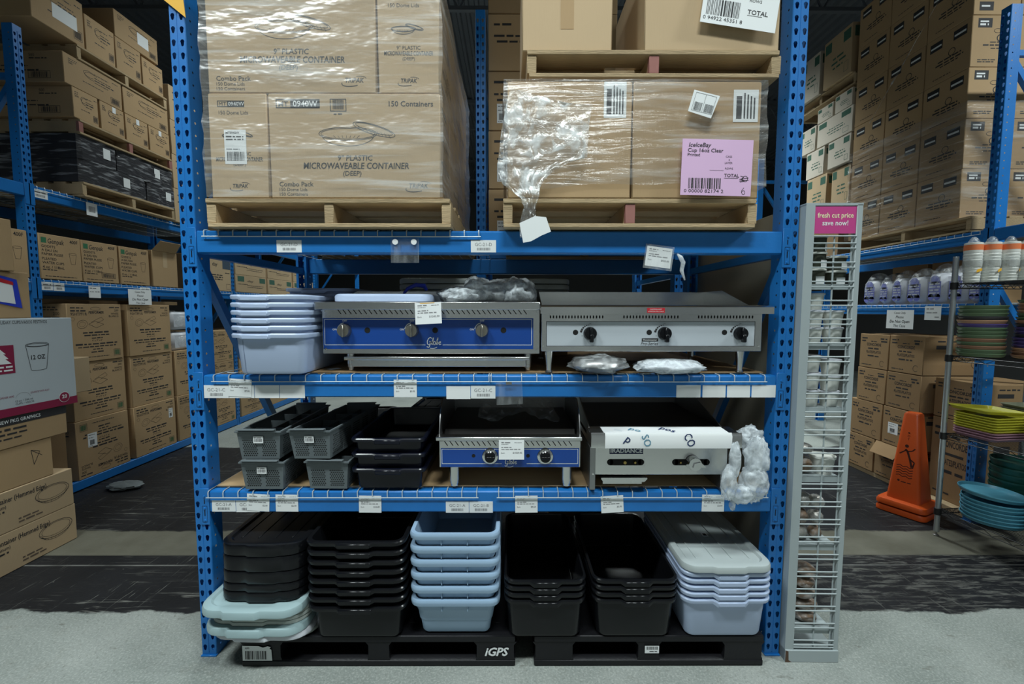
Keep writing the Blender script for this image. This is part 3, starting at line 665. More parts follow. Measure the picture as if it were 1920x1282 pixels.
wrap('clear stretch film round the two plain cup cartons, right on the top beam', .065, 1.105, -.055, 1.11, LZ0+.06, LZ0+HB+.002, 11, .011, drape=.04, material=film('loose_wrap_film', haze=.04, streak=.42, lo=.52, hi=.78, scale=(.8, .8, 10), rough=.22, bump=.8, gloss=.7))
# the torn sheet of film pulled to the left corner and hanging over the beam
m = MB(); pts = []
R = random.Random(5); NU, NV = 26, 22
outl = [(958, 165, 1090, 200), (950, 190, 1112, 196), (946, 215, 1108, 212), (941, 240, 1105, 232), (938, 262, 1103, 262), (936, 285, 1101, 295), (933, 305, 1066, 305), (935, 325, 1040, 318), (942, 345, 1022, 335), (962, 360, 1012, 352), (976, 372, 1012, 365), (982, 388, 1006, 382), (978, 402, 1004, 398), (974, 420, 1006, 412), (975, 447, 1000, 430)]
rings = []
for j in range((len(outl)-1)*3+1):
    q = j/3; i = min(int(q), len(outl)-2); f = q-i; L_ = [outl[i][k]*(1-f)+outl[i+1][k]*f for k in range(4)]
    row = []
    for k in range(NU+1):
        t = k/NU; x = L_[0]*(1-t)+L_[2]*t; y = L_[1]*(1-t)+L_[3]*t
        Yd = -.088-.014*abs(noise.noise(V((t*9, q*.9, 1))))-.018*abs(noise.noise(V((t*19+q, q*.6, 4))))-(.02 if q > 9 else 0)
        p = PY(x, y, Yd); row.append((p.x, p.y, p.z))
    rings.append(row)
m.loft(rings, closed=False)
tag(m.build('torn_wrap', WRAP2, None, ang=80), 'torn crumpled film hanging from the left corner of the right pallet', 'plastic wrap')
m = MB(); q = [PY(a, b, -.142) for a, b in ((974, 418), (1003, 405), (1024, 407), (1033, 434), (1016, 441), (996, 452), (981, 455))]
m.prism(q, (0, .0012, 0)); tag(m.build('paper_scrap', WHITE), 'torn white scrap of paper dangling in film over the top beam', 'paper')
m = MB(); q = [PY(a, b, -.083) for a, b in ((1302, 168), (1350, 180), (1333, 222), (1290, 208))]; m.prism(q, (0, .001, 0))
d1 = (q[1]-q[0]); d2 = (q[0]-q[3]); F = Face(m, q[3], d1, d2, .0006); w, h = d1.length, d2.length
F.frame(w*.1, h*.08, w*.9, h*.92, .001); F.bars(w*.15, h*.12, w*.45, h*.5); F.bars(w*.55, h*.12, w*.88, h*.5, 1, 4); F.line([(w*.5, h*.1), (w*.5, h*.9)], .001)
tag(m.build('packing_slip', [WHITE, INK]), 'white packing slip tucked crookedly into the wrap at the upper right carton', 'paper')
wood_pallet('wooden pallet lying on top of the two wrapped cup cartons', (.660, -.045, LZ0+HB+.019), 0, 1.02, 1.15, .105, red=(1,))
ZT = LZ0+HB+.019+.1065
c1 = carton('plain taped carton at top centre, on the upper pallet', (.36, .45, .40), (.312, -.03, ZT), 0, [CARDL, INK])
m = MB(); m.box(-.026, .026, -.0012, 0, .085, .398); m.build('tape_strip', CARD, c1)
carton('plain carton at the top right on the upper pallet, with a white sheet', (.54, .5, .40), (.890, -.035, ZT), 0, [CARDL, INK])
m = MB(); a, b = PY(1312, 41, -.06), PY(1447, 64, -.06); w, h = .30, .24
F = Face(m, (0, 0, 0), (1, 0, 0), (0, 0, 1), .0006); F.rect(0, 0, w, h, 0, 0); m.add([(0, .001, 0), (w, .001, 0), (w, .001, h), (0, .001, h)], [(3, 2, 1, 0)], 0)
F.bars(w*.06, h*.14, w*.50, h*.40, 1, 31); F.text('0 94922 45351 8', w*.03, h*.06, h*.06, w=w*.52); F.text('TOTAL', w*.60, h*.24, h*.075, bold=.012); F.line([(w*.60, h*.22), (w*.80, h*.22)], .0015)
F.text('ROWS', w*.61, h*.44, h*.05); F.text('X', w*.66, h*.52, h*.04); F.text('0/16', w*.40, h*.48, h*.06)
tag(m.build('paper_sheet', [WHITE, INK], None, (a.x, -.062, a.z), (-.06, .145, 0)), 'white barcode sheet hanging on the top right carton', 'paper')
# yellow corner card on the left post, cut by the top of the picture
m = MB(); q = [PY(a, b, -.012) for a, b in ((305, -2), (348, 33), (338, -40), (322, -60))]; m.prism(q, (0, .002, 0))
tag(m.build('corner_card', YELLOWC), 'pointed yellow card stuck on the left blue post', 'card')
# ------------------------------------------------------------------ moulded tubs, lids, baskets
ORD = ['bottom one']+[w+' up' for w in 'second third fourth fifth sixth seventh eighth ninth tenth eleventh twelfth thirteenth fourteenth fifteenth sixteenth seventeenth'.split()]
def nth(i, n): return 'top one' if i == n-1 else ORD[i]
def rr(w, l, r, z, tab=0, tw=.13, dz=0, tx=0, ns=5, ease=.018):
    "rounded rectangle, front and back edges with a handle tab that stands out by tab and dips by dz; front at y = 0"
    tw = min(tw, .3*w); ease = min(ease, .1*w); pts = []
    def edge(sx, sy, y):
        xs = [-w/2+r, tx-tw/2-ease, tx-tw/2, tx+tw/2, tx+tw/2+ease, w/2-r]
        for i, x in enumerate(xs):
            k = 1 if 2 <= i <= 3 else 0
            pts.append((sx*x, y+sy*tab*k, z-dz*k))
    def arc(cx, cy, a0):
        for i in range(1, ns): a = a0+PI/2*i/ns; pts.append((cx+r*math.cos(a), cy+r*math.sin(a), z))
    edge(1, -1, 0); arc(w/2-r, r, -PI/2)
    pts.append((w/2, r, z)); pts.append((w/2, l-r, z)); arc(w/2-r, l-r, 0)
    edge(-1, 1, l); arc(-w/2+r, l-r, PI/2)
    pts.append((-w/2, l-r, z)); pts.append((-w/2, r, z)); arc(-w/2+r, r, PI)
    return pts
def shift(ring, dy, dx=0): return [(x+dx, y+dy, z) for x, y, z in ring]
def tub(label, m_, loc, rot=0, w=.40, l=.53, h=.17, bw=.32, rim=.022, rh=.016, tab=.010, dz=.010, tw=.13, tx=0, group=None, grip=True, ribs=0, step=False, r=.05, cat='tub', grip_m=None, bot_inset=.035):
    "rim front edge at local y = 0"
    t = thing('bus_tub', label, cat, loc, rot, group); m = MB(); iw = w-2*rim
    def ring(ww, z, tb=0, d=0, rad=None):
        k = (w-ww)/2; return shift(rr(ww, l-2*k, max(.008, (rad or r)-k*.5), z, tb, tw, d, tx), k)
    bl = (w-bw)/2
    def wall(z): f = z/h; return bw+(iw-bw)*f
    rings = [ring(bw-.03, 0), ring(bw-.008, .004), ring(wall(.015), .015)]
    if step: rings += [ring(wall(h*.38), h*.38), ring(wall(h*.38)+.007, h*.40), ring(wall(h*.66)+.007, h*.66), ring(wall(h*.66)+.013, h*.68)]
    rings += [ring(iw, h-rh-.004), ring(w-.004, h-rh-.002, tab, dz), ring(w, h-rh*.6, tab, dz*.8), ring(w, h-rh*.3, tab, dz*.5), ring(w-.007, h, tab*.8, dz*.15), ring(iw+.003, h-.001), ring(iw-.0012, h-.007), ring(bw-.0015, .014), ring(bw-.010, .0030), ring(bw-.04, .002)]
    m.loft(rings, 0, True, True)
    if ribs:
        for x in (-.055, .055): m.box(x-.0015, x+.0015, rim*.4, rim+.004, h-rh-.028, h-rh)
    m.build('tub_body', m_, t, ang=32)
    if grip:
        for y, s in ((-tab-.001, 1), (l+tab+.001, -1)):
            g = MB(); g.box(tx-tw/2, tx+tw/2, min(y, y+s*.012), max(y, y+s*.012), h-dz*.6-.019, h-dz*.6, c=.003); g.build('handle', grip_m or m_, t)
    return t
def tub_stack(n, m_, loc, dz_, where, kind, group, rot=0, jitter=0, **kw):
    "one tub is built, the rest of the nest are copies; labels count from the bottom"
    R = random.Random(where); first = None; out = []
    for i in range(n):
        lab = '%s, %s in the nest %s' % (kind, nth(i, n), where)
        p = (loc[0]+R.uniform(-jitter, jitter), loc[1]+R.uniform(-jitter, jitter), loc[2]+i*dz_)
        if i == 0: first = tub(lab, m_, p, rot, group=group, **kw); out.append(first)
        else: out.append(dup(first, p, rot, lab))
    return out
def lid(label, m_, loc, rot=0, w=.42, l=.56, h=.035, r=.06, tab=.012, tw=.15, group=None, tx=0, ribs=True, recess=.008, soft=.012):
    t = thing('tub_lid', label, 'lid', loc, rot, group); m = MB()
    def ring(k, z, tb=tab, d=0): return shift(rr(w-2*k, l-2*k, max(.01, r-k*.6), z, tb, tw, d, tx), k)
    m.loft([ring(.012, .003), ring(.002, 0), ring(0, .003), ring(0, h-soft), ring(soft*.3, h-soft*.35), ring(soft, h), ring(.028, h, tab*.3), ring(.036, h-recess, 0), ring(.06, h-recess, 0)], 0, True, True)
    m.build('lid_body', m_, t, ang=32)
    if ribs:
        g = MB()
        for k in range(4):
            x = (-.3+.2*k)*w; g.box(x-.003, x+.003, .07, l-.07, h-recess-.001, h-recess+.003, c=.001)
        g.build('stiffening_rib', m_, t)
    return t
# bottom level: two plastic pallets
def plastic_pallet(label, loc, w, d, h=.137):
    t = thing('plastic_pallet', label, 'pallet', loc, 0, 'black plastic pallets under the tubs')
    m = MB(); m.box(-w/2, w/2, 0, d, h-.03, h, c=.004)
    for i in range(9): m.box(-w/2+.06+i*(w-.16)/8, -w/2+.10+i*(w-.16)/8, .08, d-.08, h, h+.003, c=.001)
    m.build('top_deck', BLACKM, t)
    xs = [(-w/2+.006, -w/2+.168), (-.045, .045), (w/2-.168, w/2-.006)]
    for a, b in xs:
        for y0, y1 in ((.004, .14), (d/2-.07, d/2+.07), (d-.14, d-.004)):
            m = MB(); m.prism([(a-.004, y0, 0), (b+.004, y0, 0), (b+.004, y0, .03), (b, y0, .04), (b, y0, h-.045), (b+.012, y0, h-.03), (a-.012, y0, h-.03), (a, y0, h-.045), (a, y0, .04), (a-.004, y0, .03)], (0, y1-y0, 0)); m.build('pallet_foot', BLACKM, t)
    for y0, y1 in ((0, .13), (d/2-.06, d/2+.06), (d-.13, d)):
        m = MB(); m.box(-w/2, w/2, y0, y1, 0, .024, c=.003)
        if y0 == 0:
            for a, b in ((xs[0][1]+.004, xs[1][0]-.004), (xs[1][1]+.004, xs[2][0]-.004)):
                m.prism([(a, .002, .024), (a, .05, .024), (a, .05, .030), (a, .012, .030)], (b-a, 0, 0))
        m.build('runner', BLACKM, t)
    return t
p1 = plastic_pallet('wide black plastic pallet on the floor under the black and grey tubs', (-.487, -.062, .002), 1.19, 1.0)
m = MB(); F = Face(m, (.462, 0, .048), (1, 0, 0), (0, 0, 1), .0004); F.text('iGPS', 0, 0, .036, 0, w=.105, bold=.03, shear=.28); m.build('printed_mark', WINK, p1)
m = MB(); F = Face(m, (-.59, 0, .026), (1, 0, 0), (0, 0, 1), .0004); F.poly([(0, .0), (.128, .0), (.126, .05), (.118, .055), (.124, .062), (.11, .066), (.09, .060), (.07, .067), (0, .068)], 0); F.bars(.012, .006, .105, .045, 1, 12, 2); F.text('iGPS', .012, .054, .007, 1, bold=.02, k=2); m.build('barcode_label', [WHITE, INK], p1)
p2 = plastic_pallet('black plastic pallet on the floor under the pale grey tubs', (.690, -.062, .002), 1.0, 1.0)
m = MB(); F = Face(m, (-.018, 0, .058), (1, 0, 0), (0, 0, 1), .0004); F.rect(0, 0, .062, .034, 0); F.bars(.006, .016, .056, .031, 1, 3, 2); F.greek(.02, .006, .036, .005, k=2); m.build('barcode_label', [WHITE, INK], p2)
ZP = .143
tub_stack(8, BLACK, (-.568, -.105, ZP), .0408, 'second from left, bottom level', 'black bus tub', 'black bus tubs in the tall nest', w=.425, l=.56, h=.155, bw=.365, tw=.14, dz=.006, rim=.02)
tub_stack(6, BGREY, (-.150, -.095, ZP), .0585, 'in the middle, bottom level', 'blue-grey deep tub', 'blue-grey tubs in the middle nest', w=.385, l=.55, h=.178, bw=.29, rim=.02, rh=.024, tab=0, dz=0, grip=False, ribs=1, step=True, r=.045)
tub_stack(4, BLACK, (.236, -.095, ZP), .0295, 'right of the blue-grey tubs', 'glossy black bus tub', 'black bus tubs in the two short nests', w=.354, l=.62, h=.180, bw=.312, tw=.10, dz=.009, rim=.012)
tub_stack(4, BLACK, (.622, -.095, ZP), .0295, 'left of the pale grey tubs', 'glossy black bus tub', 'black bus tubs in the two short nests', w=.370, l=.62, h=.182, bw=.322, tw=.10, dz=.009, rim=.013)
tub_stack(5, LILAC, (1.010, -.100, ZP), .0295, 'at the right end, bottom level', 'pale grey bus tub', 'pale grey tubs at the right end', w=.388, l=.60, h=.185, bw=.328, tw=.115, dz=.010, tx=.01, rim=.016)
l1 = lid('stone-grey lid with a barcode sticker on the right-hand nest of pale grey tubs', LIDG, (1.010, -.108, .4505), 0, .385, .63, .032, tw=.115, tab=.008)
m = MB(); m.box(-.005, .022, .255, .29, .0242, .0252); m.box(.001, .016, .262, .282, .0252, .0255, 1); m.build('sticker', [WHITE, INK], l1)
# lids at the left end
z = ZP+.002; G = 'lids stacked at the left end of the bottom level'
for i, (mm, x, y, rot, w, h, lab) in enumerate(((CREAM, -.965, -.075, .22, .40, .016, 'warm-grey lid lying lowest in the left stack, mostly hidden'), (OFFW, -.985, -.115, .20, .42, .026, 'off-white lid above the pallet, lowest one showing in the left stack'),
        (MINT, -1.004, -.128, .19, .435, .036, 'mint-grey lid under the warm-grey ones in the left stack'), (CREAM, -.998, -.105, .19, .42, .017, 'lower warm-grey lid between the two mint-grey lids'), (CREAM, -.996, -.103, .185, .42, .017, 'middle warm-grey lid between the two mint-grey lids'),
        (CREAM, -.999, -.104, .185, .42, .017, 'upper warm-grey lid between the two mint-grey lids'), (MINT, -1.010, -.142, .19, .435, .036, 'mint-grey lid on top of the pale lids, under the black ones'))):
    lid(lab, mm, (x, y, z), -.02, w, .56, h, .08, tw=.17, tx=-.02, group=G, ribs=(h > .03), recess=.006, soft=min(.012, h*.45)); z += h+.0005
zb = z+.0008
for i, h in enumerate((.043, .036, .053, .066, .050)):
    lid('black tub lid, %s of five on the mint-grey lid' % nth(i, 5), BLACK, (-.985+.002*i, -.085, zb), .0, .365, .5, h, .075, tw=.105, tx=.015, tab=.010, group='black lids stacked at the left end', soft=.008); zb += h+.0004

# middle level: baskets, flat tubs
board = lambda label, x0, x1, y0, y1, z, mm=CARD: tag(MB().box(x0, x1, y0, y1, z, z+.004).build('cardboard_sheet', mm), label, 'cardboard')
board('long sheet of brown cardboard lining the middle shelf', -1.22, 1.20, .035, .95, .7665)
board('long sheet of brown cardboard lining the upper griddle shelf', -1.10, 1.19, .03, .98, 1.2765, CARDD)
ZA = .7715; ZC = 1.2815
def perf(mb, x0, x1, z0, z1, put, nx, nz, r, m=1):
    for j in range(nz):
        for i in range(nx):
            cx = x0+(i+.5+(.5 if j % 2 else 0))*(x1-x0)/(nx+.5); cz = z0+(j+.5)*(z1-z0)/nz
            mb.add([put(cx+r*math.cos(PI*k/3+.5), cz+r*math.sin(PI*k/3+.5)) for k in range(6)], [tuple(range(6))], m)
def basket(label, loc, rot=0, w=.185, l=.52, h=.125, sticker=True, group='grey perforated baskets'):
    t = thing('perforated_basket', label, 'basket', loc, rot, group); m = MB(); k = .012; th = .003
    def q(dx, z): return [(-w/2+k-dx, k-dx, z), (w/2-k+dx, k-dx, z), (w/2-k+dx, l-k+dx, z), (-w/2+k-dx, l-k+dx, z)]
    m.loft([q(0, 0), q(k, h), q(k+.006, h), q(k+.006, h-.006)] , 0, True); m.loft([q(k-.003, h), q(-.003, .003)], 0, False, True)
    m.loft([q(k, h), q(k-.003, h)])
    fr = lambda x, z: (x, k*(1-z/h)-.0006, z)
    perf(m, -w/2+.02, -.008, .012, .088, fr, 7, 9, .0032); perf(m, .008, w/2-.02, .012, .088, fr, 7, 9, .0032)
    sd = lambda y, z: (w/2-k*(1-z/h)+.0006, y, z)
    perf(m, .03, .20, .012, .10, sd, 14, 9, .0036)
    for j in range(3):
        for i in range(8): y = .22+j*.1+.0; m.add([sd(y, .02+i*.011), sd(y+.07, .02+i*.011), sd(y+.07, .024+i*.011), sd(y, .024+i*.011)], [(0, 1, 2, 3)], 1)
    m.build('basket_body', [GREYP, DARK], t)
    for y, s in ((-.002, -1), (l+.002, 1)):
        g = MB(); y0, y1 = sorted((y, y+s*.016)); g.box(-w*.46, w*.40, y0, y1, h+.006, h+.010, c=.001); g.box(-w*.46, w*.40, *sorted((y, y-s*.004)), h-.012, h+.010); g.build('handle', GREYP, t)
    d = MB(); d.box(-.0015, .0015, .02, l-.02, .004, h-.02)
    for f in (.25, .5, .75): d.box(-w/2+.008, w/2-.008, l*f-.0015, l*f+.0015, .004, h-.02)
    d.build('divider', GREYP, t)
    if sticker:
        g = MB(); F = Face(g, (-.022, -.001, h-.052), (1, 0, .0), (0, 0, 1), .0006); F.rect(0, 0, .042, .03, 0); F.bars(.004, .006, .038, .02, 1, 5, 2); F.greek(.004, .022, .03, .005, k=2); g.build('barcode_sticker', [WHITE, GINK], t)
    return t
b0 = basket('grey perforated basket at the bottom of the left pile', (-.985, -.018, ZA))
basket('grey perforated basket at the bottom of the right pile, without a sticker', (-.708, -.012, ZA), -.02, sticker=False)
dup(b0, (-.990, -.026, ZA+.137), .012, 'grey perforated basket at the top of the left pile')
dup(b0, (-.768, -.030, ZA+.140), -.06, 'tilted grey perforated basket at the top of the right pile').rotation_euler = (.0, -.035, -.10)
tub_stack(3, NAVY, (-.440, -.03, ZA), .066, 'beside the grey baskets on the middle shelf', 'navy-black flat tub', 'navy-black flat tubs on the middle shelf', w=.325, l=.62, h=.098, bw=.275, rim=.018, rh=.014, tw=.11, tab=.006, dz=.008, r=.03)
for i in range(3):
    lid('black tub lying behind the grey baskets, %s of three' % nth(i, 3), BLACK, (-.80, .56, ZA+.0003+i*.051), .1, .42, .40, .05, .07, group='black tubs behind the baskets')
for i in range(4):
    lid('black lid behind the navy-black tubs, back of middle shelf, %s of four' % nth(i, 4), BLACK, (-.32, .62, ZA+.002+i*.053), -.05, .38, .36, .05, .07, group='black lids at the back of the middle shelf')
# upper shelf: pale tubs and lids
tub_stack(6, LILAC, (-.908, -.085, ZC), .0315, 'left of the large griddle', 'pale grey bus tub', 'pale grey tubs on the upper griddle shelf', rot=.0, w=.325, l=.53, h=.172, bw=.270, rim=.016, tw=.11, dz=.008, tx=-.045, tab=.003)
tub_stack(8, LILAC, (-.950, .50, ZC), .0305, 'at the back left of the upper shelf', 'grey tub', 'grey tubs at the back of the upper griddle shelf', w=.38, l=.50, h=.172, bw=.315, tw=.11, dz=.012, tx=-.02, rim=.016)
for i in range(6):
    lid('grey lid in the dim pile behind the large griddle, %s of six' % nth(i, 6), LIDG, (-.30, .66, ZC+.25+i*.034), .04, .52, .36, .032, .07, group='grey lids behind the large griddle')
for i in range(6):
    lid('grey lid of the right dim pile behind the large griddle, %s of six' % nth(i, 6), LIDG, (.22, .68, ZC+.25+i*.034), -.04, .42, .34, .032, .07, group='grey lids behind the large griddle, right pile')
for i, x in enumerate((-.30, .22)):
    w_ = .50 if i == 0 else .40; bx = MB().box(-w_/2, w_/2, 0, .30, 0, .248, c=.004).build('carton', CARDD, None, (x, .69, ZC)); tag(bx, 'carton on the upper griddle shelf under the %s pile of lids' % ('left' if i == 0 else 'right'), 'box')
# ------------------------------------------------------------------ griddles
def leg(t, x, y, z0, z1, r=.019, m_=STEEL, foot=True):
    m = MB(); m.lathe([(r*.85, z0+.026), (r, z0+.028), (r, z1)], (x, y, 0), 16); m.build('leg', m_, t)
    f = MB(); f.lathe([(r*.6, z0), (r*.72, z0+.002), (r*.72, z0+.012), (r*.9, z0+.014), (r*.9, z0+.027)], (x, y, 0), 16, cap0=True); f.build('leveling_foot', m_, t)
def splash(t, W, d, z, hb, zf, th=.004, m_=STEEL, y0=.03, inset=.02):
    m = MB(); x0, x1 = inset, W-inset
    for x in (x0, x1-th): m.prism([(x, y0, z-.01), (x, d, z-.01), (x, d, z+hb), (x, y0+(d-y0)*zf, z+hb)], (th, 0, 0))
    m.box(x0, x1, d-th, d, z-.01, z+hb)
    m.build('splash_guard', m_, t)
def knob_bar(t, x, y, z, r, m_, bar=True, ticks=None, dep=.026):
    m = MB(); T = Matrix.Translation((x, y, z)) @ Matrix.Rotation(PI/2, 4, 'X')
    k = MB(); k.lathe([(r*1.04, 0), (r, dep*.7), (r*.9, dep), (.001, dep)], (0, 0, 0), 24); m.add([T @ V(p) for p in k.v], k.f)
    if bar: m.box(x-r*.2, x+r*.2, y-dep-.011, y-dep+.004, z-r*.98, z+r*.98, c=.003)
    o = m.build('knob', m_, t); return o
def script(F, a, b, s, m, w, k=2):
    "the maker's mark in joined-up handwriting"
    for st in (((.55, .85), (.35, 1.0), (.12, .85), (.03, .5), (.12, .12), (.32, .05), (.47, .25), (.5, .47), (.3, .43)), ((.5, .45), (.47, .1), (.38, -.25), (.2, -.3), (.1, -.15)),
               ((.6, .1), (.74, .6), (.78, .93), (.71, .97), (.66, .5), (.69, .1), (.78, .08), (.86, .2)), ((1.22, .3), (1.34, .8), (1.31, 1.0), (1.23, .55), (1.24, .12), (1.36, .07), (1.45, .28), (1.36, .45), (1.26, .3)), ((1.45, .3), (1.55, .25), (1.75, .33), (1.73, .48), (1.61, .45), (1.55, .2), (1.66, .05), (1.86, .16))):
        F.line([(a+(x+.18*y)*s, b+y*s) for x, y in st], w, m, k)
    F.ell(a+1.03*s, b+.27*s, .14*s, .22*s, w, m, k=k); F.line([(a+(.45+.9*t)*s, b+(-.38+.14*t-.12*math.sin(t*PI))*s) for t in (0, .2, .4, .6, .8, 1)], w*.9, m, k)
# large blue-panelled griddle
gx0, gx1, gy = -.728, .213, .03
g = thing('countertop_griddle', 'large steel griddle with a blue panel and three nickel knobs, on the upper shelf', 'griddle', (gx0, gy, ZC)); W_ = gx1-gx0; zb, zt = .078, .287
def L(px, py, Y=None): p = PY(px, py, (gy if Y is None else Y)); return p.x-gx0, p.z-ZC
m = MB(); m.box(0, W_, 0, .60, zb, zt, c=.002); F = Face(m, (0, 0, 0), (1, 0, 0), (0, 0, 1))
n = 37
for i in range(n):
    x = .075+i*(W_-.14)/(n-1); F.line([(x-.008, .272), (x+.008, .250)], .0035, 1)
m.build('griddle_body', [STEEL, DARK], g)
m = MB(); m.box(-.012, W_-.002, -.048, .02, zt-.018, zt+.016, c=.003); m.build('front_ledge', STEEL, g)
m = MB(); m.box(.02, W_-.02, .05, .585, zt, zt+.012); m.build('griddle_plate', PLATE, g)
splash(g, W_, .6, zt, .085, .75, inset=0.0)
m = MB(); x0, z0 = L(607, 654); x1, z1 = L(1000, 596.5); m.box(x0, x1, -.0016, 0, z0, z1); F = Face(m, (x0, -.0016, z0), (1, 0, 0), (0, 0, 1), .0004); w, h = x1-x0, z1-z0
F.frame(.006, .017, w-.006, h-.005, .002, 1)
gp = L(804, 646); F.rect(gp[0]-x0-.014, .015, gp[0]-x0+.06, .021, 0, 1.5)
script(F, gp[0]-x0-.010, gp[1]-z0-.002, .034, 1, .0030)
for px in (647, 773, 904):
    kx, kz = L(px, 619); kx -= x0; kz -= z0
    F.text('OFF', kx, kz+.037, .008, 1, 'c', bold=.01); F.text('ON', kx-.036, kz+.0, .008, 1, 'r', bold=.01); F.ell(kx, kz, .032, .032, .0035, 1, t0=PI*.55, t1=PI*.95)
for px in (689, 816, 944):
    kx, kz = L(px, 619); F.disc(kx-x0, kz-z0, .0125, m=2)
m.build('control_panel', [PBLUE, WINK, DARK], g)
for px in (647, 773, 904):
    kx, kz = L(px, 619.5); knob_bar(g, kx, -.002, kz, .0275, NICKEL)
for x, z in ((.014, .262), (.014, .10), (W_-.012, .262), (W_-.012, .10)):
    m = MB(); m.cyl((x, 0, z), (x, -.003, z), .005, .004, 8); m.build('screw', CHROME, g)
for x, y in ((.105, .05), (W_-.05, .05), (.105, .55), (W_-.05, .55)): leg(g, x, y, .0, zb)
m = MB(); m.box(.095, W_-.045, -.015, .45, .052, .066, c=.002); m.box(.125, W_-.06, -.006, .43, .022, .053, c=.002); m.build('drip_tray', STEEL, g)
# pale-panelled griddle
hx0, hx1, hy = .218, 1.160, .0
g = thing('countertop_griddle', 'steel griddle with a pale grey panel and three black knobs, right on the upper shelf', 'griddle', (hx0, hy, ZC)); W_ = hx1-hx0; zb, zt = .092, .275
def L(px, py): p = PY(px, py, hy); return p.x-hx0, p.z-ZC
m = MB(); m.box(0, W_, 0, .62, zb, zt, c=.002); F = Face(m, (0, 0, 0), (1, 0, 0), (0, 0, 1))
for a, b in ((1032, 1130), (1170, 1271), (1310, 1411)):
    xa, z = L(a, 594); xb, _ = L(b, 594)
    for i in range(18): x = xa+(xb-xa)*i/17; F.rect(x-.0028, z-.006, x+.0028, z+.006)
m.build('griddle_body', [STEEL, DARK], g)
m = MB(); m.prism([(-.004, -.03, zt-.022), (-.004, -.03, zt+.006), (-.004, -.018, zt+.012), (-.004, .05, zt+.016), (-.004, .05, zt-.022)], (W_+.035, 0, 0)); m.build('front_ledge', STEEL, g)
F = Face(m := MB(), (0, -.0302, 0), (1, 0, 0), (0, 0, 1), .0004); a = L(1209, 586); F.rect(a[0], zt-.018, a[0]+.075, zt+.003, 0); F.text('CAUTION HOT', a[0]+.037, zt-.006, .005, 1, 'c', k=2); F.text('ATTENTION TRES CHAUD', a[0]+.037, zt-.014, .004, 1, 'c', w=.066, k=2); m.build('warning_label', [RED, WINK], g)
m = MB(); m.box(.03, W_-.03, .06, .585, zt, zt+.014); m.build('griddle_plate', STEELD, g)
splash(g, W_+.03, .62, zt, .095, .62, y0=.06, inset=.008)
m = MB(); x0, z0 = L(1024, 649); x1, z1 = L(1416, 602.5); m.box(x0, x1, -.0014, 0, z0, z1); F = Face(m, (x0, -.0014, z0), (1, 0, 0), (0, 0, 1), .0004); w, h = x1-x0, z1-z0
F.frame(0, 0, w, h, .0022, 1)
for px in (1106, 1245, 1387):
    kx, kz = L(px, 625); kx -= x0; kz -= z0
    for i in range(6):
        t = PI*(.55+.075*i); F.line([(kx+.034*math.cos(t), kz+.034*math.sin(t)), (kx+(.038+.001*i)*math.cos(t), kz+(.038+.001*i)*math.sin(t))], .003+.0012*i, 1)
    F.text('OFF', kx, kz+.040, .004, 1, 'c'); F.text('HI', kx-.036, kz-.012, .004, 1)
for px in (1079, 1217, 1358): kx, kz = L(px, 623); F.disc(kx-x0, kz-z0, .0115, m=2)
a = L(1203, 640); b = L(1234, 634); F.rect(a[0]-x0, a[1]-z0, b[0]-x0, b[1]-z0, 1); F.text('Toastmaster', (a[0]+b[0])/2-x0, a[1]-z0+.004, .0055, 3, 'c', w=.06, bold=.015, k=2)
a = L(1201, 648); F.text('Pro-Series', a[0]-x0, a[1]-z0+.003, .014, 1, w=.075, shear=.3, bold=.008)
m.build('control_panel', [PGREY, INK, DARK, WINK], g)
for px in (1106, 1245, 1387):
    kx, kz = L(px, 625); k = knob_bar(g, kx, -.002, kz, .0275, BLACK, dep=.022)
    m = MB(); m.box(kx-.006, kx+.010, -.042, -.02, kz-.036, kz-.002, c=.003); m.build('knob_grip', BLACK, k)
    m = MB(); m.box(kx-.001, kx+.002, -.0255, -.0235, kz+.002, kz+.025); m.build('pointer_line', WINK, k)
for x, z in ((.008, .265), (.008, .115), (W_-.012, .262), (W_-.012, .115)):
    m = MB(); m.cyl((x, 0, z), (x, -.003, z), .0045, .004, 8); m.build('screw', CHROME, g)
for x, y, dx in ((.035, .03, 0), (W_-.075, .03, 0), (.035, .56, 0), (W_-.075, .56, 0)):
    m = MB(); m.cyl((x, y, .006), (x, y, zb), .011, .020, 12); m.cyl((x, y, 0), (x, y, .007), .016, .014, 12); m.build('leg', STEEL, g)
m = MB(); m.cyl((.655, .02, .07), (.655, .02, zb), .006, n=8); m.build('gas_pipe_stub', STEELD, g)
# small blue-panelled griddle on the middle shelf
sx0, sx1, sy = -.222, .390, -.01
g = thing('countertop_griddle', 'small steel griddle with a blue panel and two black knobs, on the middle shelf', 'griddle', (sx0, sy, ZA)); W_ = sx1-sx0
def L(px, py): p = PY(px, py, sy); return p.x-sx0, p.z-ZA
zb = L(826, 876)[1]; zt = L(826, 823)[1]
m = MB(); m.box(0, W_, 0, .54, zb, zt, c=.002); F = Face(m, (0, 0, 0), (1, 0, 0), (0, 0, 1)); zs = L(826, 831)[1]
for i in range(24):
    x = .03+i*(W_-.075)/23; F.line([(x-.007, zs+.010), (x+.007, zs-.010)], .0034, 1)
m.build('griddle_body', [STEEL, DARK], g)
m = MB(); m.box(-.012, W_+.004, -.02, .03, zt-.004, zt+.014, c=.003); m.build('front_ledge', STEEL, g)
m = MB(); m.box(.015, W_-.015, .03, .085, zt-.002, zt+.003); m.prism([(.015, .083, zt), (.015, .09, zt+.02), (.015, .53, zt+.02), (.015, .53, zt)], (W_-.03, 0, 0)); m.build('griddle_plate', PLATE, g)
m = MB()
